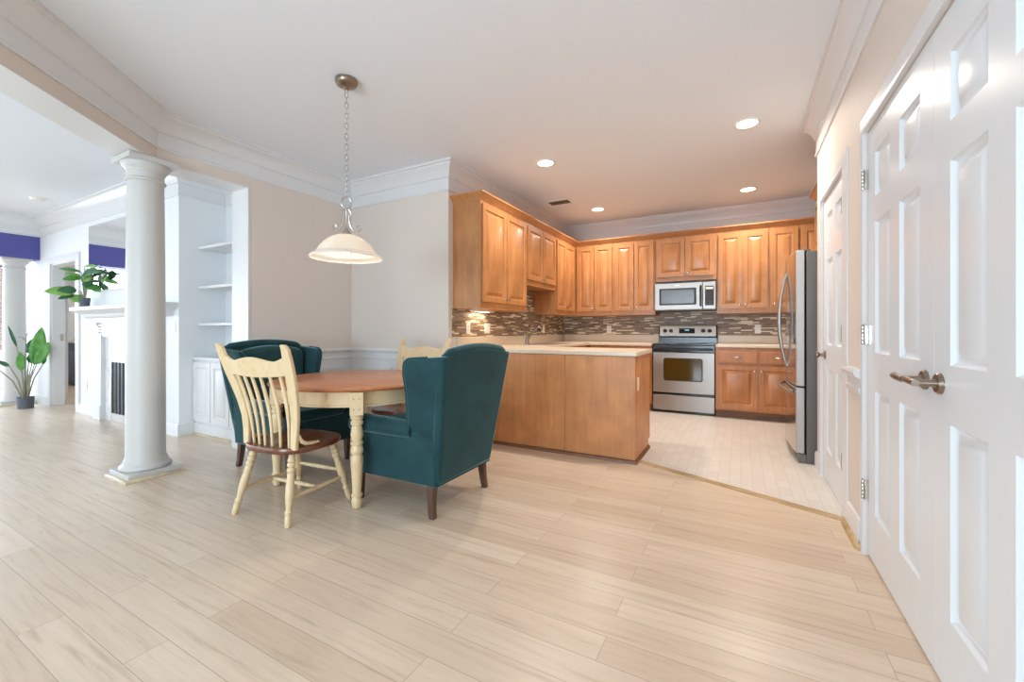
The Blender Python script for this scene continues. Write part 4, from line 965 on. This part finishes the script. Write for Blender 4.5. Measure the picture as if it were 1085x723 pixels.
def pot(t, r0, r1, h, square=False):
    if square: MB().loft([[(x*a, y*a, z) for x, y in ((-1, -1), (1, -1), (1, 1), (-1, 1))] for a, z in ((r0, 0), (r1, h), (r1-0.008, h), (r1-0.012, h-0.02))]).build('pot', 'pot', t, bevel=0.004)
    else: MB().lathe([(r0, 0), (r1, h), (r1-0.01, h), (r1-0.014, h-0.025)], n=32).build('pot', 'pot', t)
    MB().lathe([(0.0, h-0.03), (r1*0.93-0.01, h-0.03), (r1*0.9-0.01, h-0.018), (0, h-0.012)], n=20, cap=False).build('soil', 'soil', t)
# camera-facing axis: the leaf blades of the floor plant turn toward the room
t = thing('potted_bird_of_paradise', 'tall bird of paradise plant in a slate floor pot by the far column', 'plant', (-8.77, 1.93, 0), 0)
pot(t, 0.078, 0.087, 0.16)
st = MB(); la = MB(); lb = MB()
rt = Vector((math.cos(0.38), math.sin(0.38), 0))   # roughly along the wall
toward = Vector((0.9, -0.42, 0)).normalized()
def spear(dx, dz0, L_, w_, lean, m, back=0.0, face=(0.75, -0.6, 0.15), drp=0.0):
    b0 = Vector((0, 0, 0.14)); top = Vector((dx, back, dz0))
    mid = b0.lerp(top, 0.5)+Vector((dx*0.12*-1, 0, 0.03))
    st.tube([tuple(b0+Vector((dx*0.06, 0, 0))), tuple(mid), tuple(top)], [0.011, 0.009, 0.006], 8)
    leaf_mesh(m, top, (lean, 0.0, 1.0 if L_ > 0 else -1), abs(L_), w_, drp, face, 0.18, 12, 0.8)
FRT = Vector((0.215, 0.977, 0)); FTW = Vector((0.977, -0.215, 0))          # the fan of leaves spreads across the room corner
def spear(a, b, hw, m, depth=0.0, fold=0.16, bow=0.0, r=0.008):
    p = FRT*a[0]+FTW*depth+Vector((0, 0, a[1])); q = FRT*b[0]+FTW*(depth+bow)+Vector((0, 0, b[1]))
    root = FRT*(0.12*a[0])+FTW*depth*0.3+Vector((0, 0, 0.14)); mid = root.lerp(p, 0.55)+FRT*(-0.12*a[0])+Vector((0, 0, 0.02))
    st.tube([tuple(root), tuple(mid), tuple(p)], [r*1.25, r, r*0.7], 8)
    d = q-p; leaf_mesh(m, p, d, d.length, hw, 0.0, tuple(FTW+Vector((0, 0, 0.25))), fold, 12, 0.85)
spear((0.079, 0.60), (0.150, 1.13), 0.078, la, 0.04)
spear((0.100, 0.61), (0.215, 0.92), 0.060, la, 0.08)
spear((-0.039, 0.53), (-0.049, 0.79), 0.046, la, 0.06)
spear((0.036, 0.75), (0.062, 0.965), 0.050, lb, -0.06)
spear((0.058, 0.62), (0.043, 0.76), 0.042, lb, -0.04)
spear((-0.08, 0.86), (-0.156, 1.15), 0.016, lb, 0.05, 0.5)
spear((-0.145, 0.60), (-0.25, 0.68), 0.024, lb, 0.08, 0.4)
spear((-0.24, 0.56), (-0.32, 0.62), 0.03, lb, 0.02, 0.3)
spear((0.16, 0.60), (0.19, 0.72), 0.02, la, 0.0, 0.3)
def w3(a, dep=0.0): return tuple(FRT*a[0]+FTW*dep+Vector((0, 0, a[1])))
st.tube([w3((0.0, 0.14)), w3((-0.005, 0.6), 0.03), w3((0.0, 0.97), 0.04), w3((0.012, 1.04), 0.04), w3((0.045, 1.065), 0.04), w3((0.085, 1.06), 0.04)], [0.009, 0.008, 0.007, 0.008, 0.006, 0.002], 8)
st.tube([w3((0.0, 0.94), 0.03), w3((-0.025, 0.985), 0.03), w3((-0.078, 1.0), 0.03)], [0.006, 0.007, 0.002], 8)
st.tube([w3((0.082, 1.06), 0.04), w3((0.06, 1.10), 0.04)], [0.006, 0.002], 6)
st.build('stems', 'stem', t, angle=60); la.build('leaves', 'leaf', t, solid=0.003, angle=80); lb.build('leaves', 'leafdark', t, solid=0.003, angle=80)

t = thing('potted_philodendron', 'broad leaved green plant in a small slate pot on the left end of the mantel', 'plant', (-7.19, YL-0.095, 1.3755), 0)
pot(t, 0.045, 0.056, 0.115)
st = MB(); G = {'leaf': MB(), 'leafdark': MB(), 'leaflight': MB()}
def pt(sd, z, dy): return Vector(((sd-0.96*dy)/0.277, dy, z))          # sd: spread across the view of the room, dy: out from the wall
def big(a, b, hw, m, dya=None, dyb=None, drp=0.0, face=(0.9, -0.35, 0.55), fold=0.12):
    dya = a[0]/0.96 if dya is None else dya; dyb = b[0]/0.96 if dyb is None else dyb
    p = pt(a[0], a[1], dya); q = pt(b[0], b[1], dyb)
    st.tube([(p.x*0.06, p.y*0.06, 0.1), tuple(Vector((p.x*0.45, p.y*0.45, p.z*0.7+0.045))), tuple(p)], [0.006, 0.005, 0.0035], 7)
    d = q-p; q2 = d+Vector((0, 0, drp*d.length)); leaf_mesh(G[m], p, q2, q2.length, hw, drp, face, fold, 10, 0.75)
big((-0.09, 0.183), (-0.335, 0.169), 0.066, 'leaflight', drp=0.1)
big((-0.065, 0.205), (-0.235, 0.19), 0.052, 'leafdark', drp=0.15)
big((-0.09, 0.15), (-0.225, 0.085), 0.034, 'leafdark', drp=0.1)
big((-0.10, 0.15), (-0.052, 0.055), 0.050, 'leaflight')
big((-0.03, 0.435), (-0.22, 0.452), 0.034, 'leaf', drp=0.2, face=(0.7, -0.25, 0.9))
big((-0.03, 0.385), (-0.17, 0.405), 0.026, 'leaflight', drp=0.2, face=(0.7, -0.25, 0.9))
big((-0.026, 0.37), (-0.19, 0.325), 0.044, 'leaf', drp=0.1)
big((0.0, 0.51), (0.115, 0.49), 0.024, 'leaflight', 0.0, 0.05, 0.2)
big((-0.01, 0.42), (0.13, 0.435), 0.040, 'leaf', -0.03, 0.03, 0.3)
big((-0.034, 0.36), (0.145, 0.41), 0.048, 'leafdark', -0.06, 0.0, 0.3)
big((0.02, 0.30), (0.05, 0.44), 0.05, 'leaflight', 0.0, 0.02, 0.2)
big((0.02, 0.27), (0.135, 0.175), 0.058, 'leaf', 0.0, 0.03, 0.1)
big((0.0, 0.31), (0.08, 0.2), 0.05, 'leafdark', -0.02, 0.02, 0.1)
big((0.07, 0.37), (0.19, 0.42), 0.045, 'leafdark', 0.03, 0.06, 0.4)
big((0.06, 0.33), (0.16, 0.30), 0.05, 'leafdark', 0.05, 0.075, 0.2)
st.build('stems', 'stem', t, angle=60)
for k, m in G.items(): m.build('leaves', k, t, solid=0.003, angle=80)
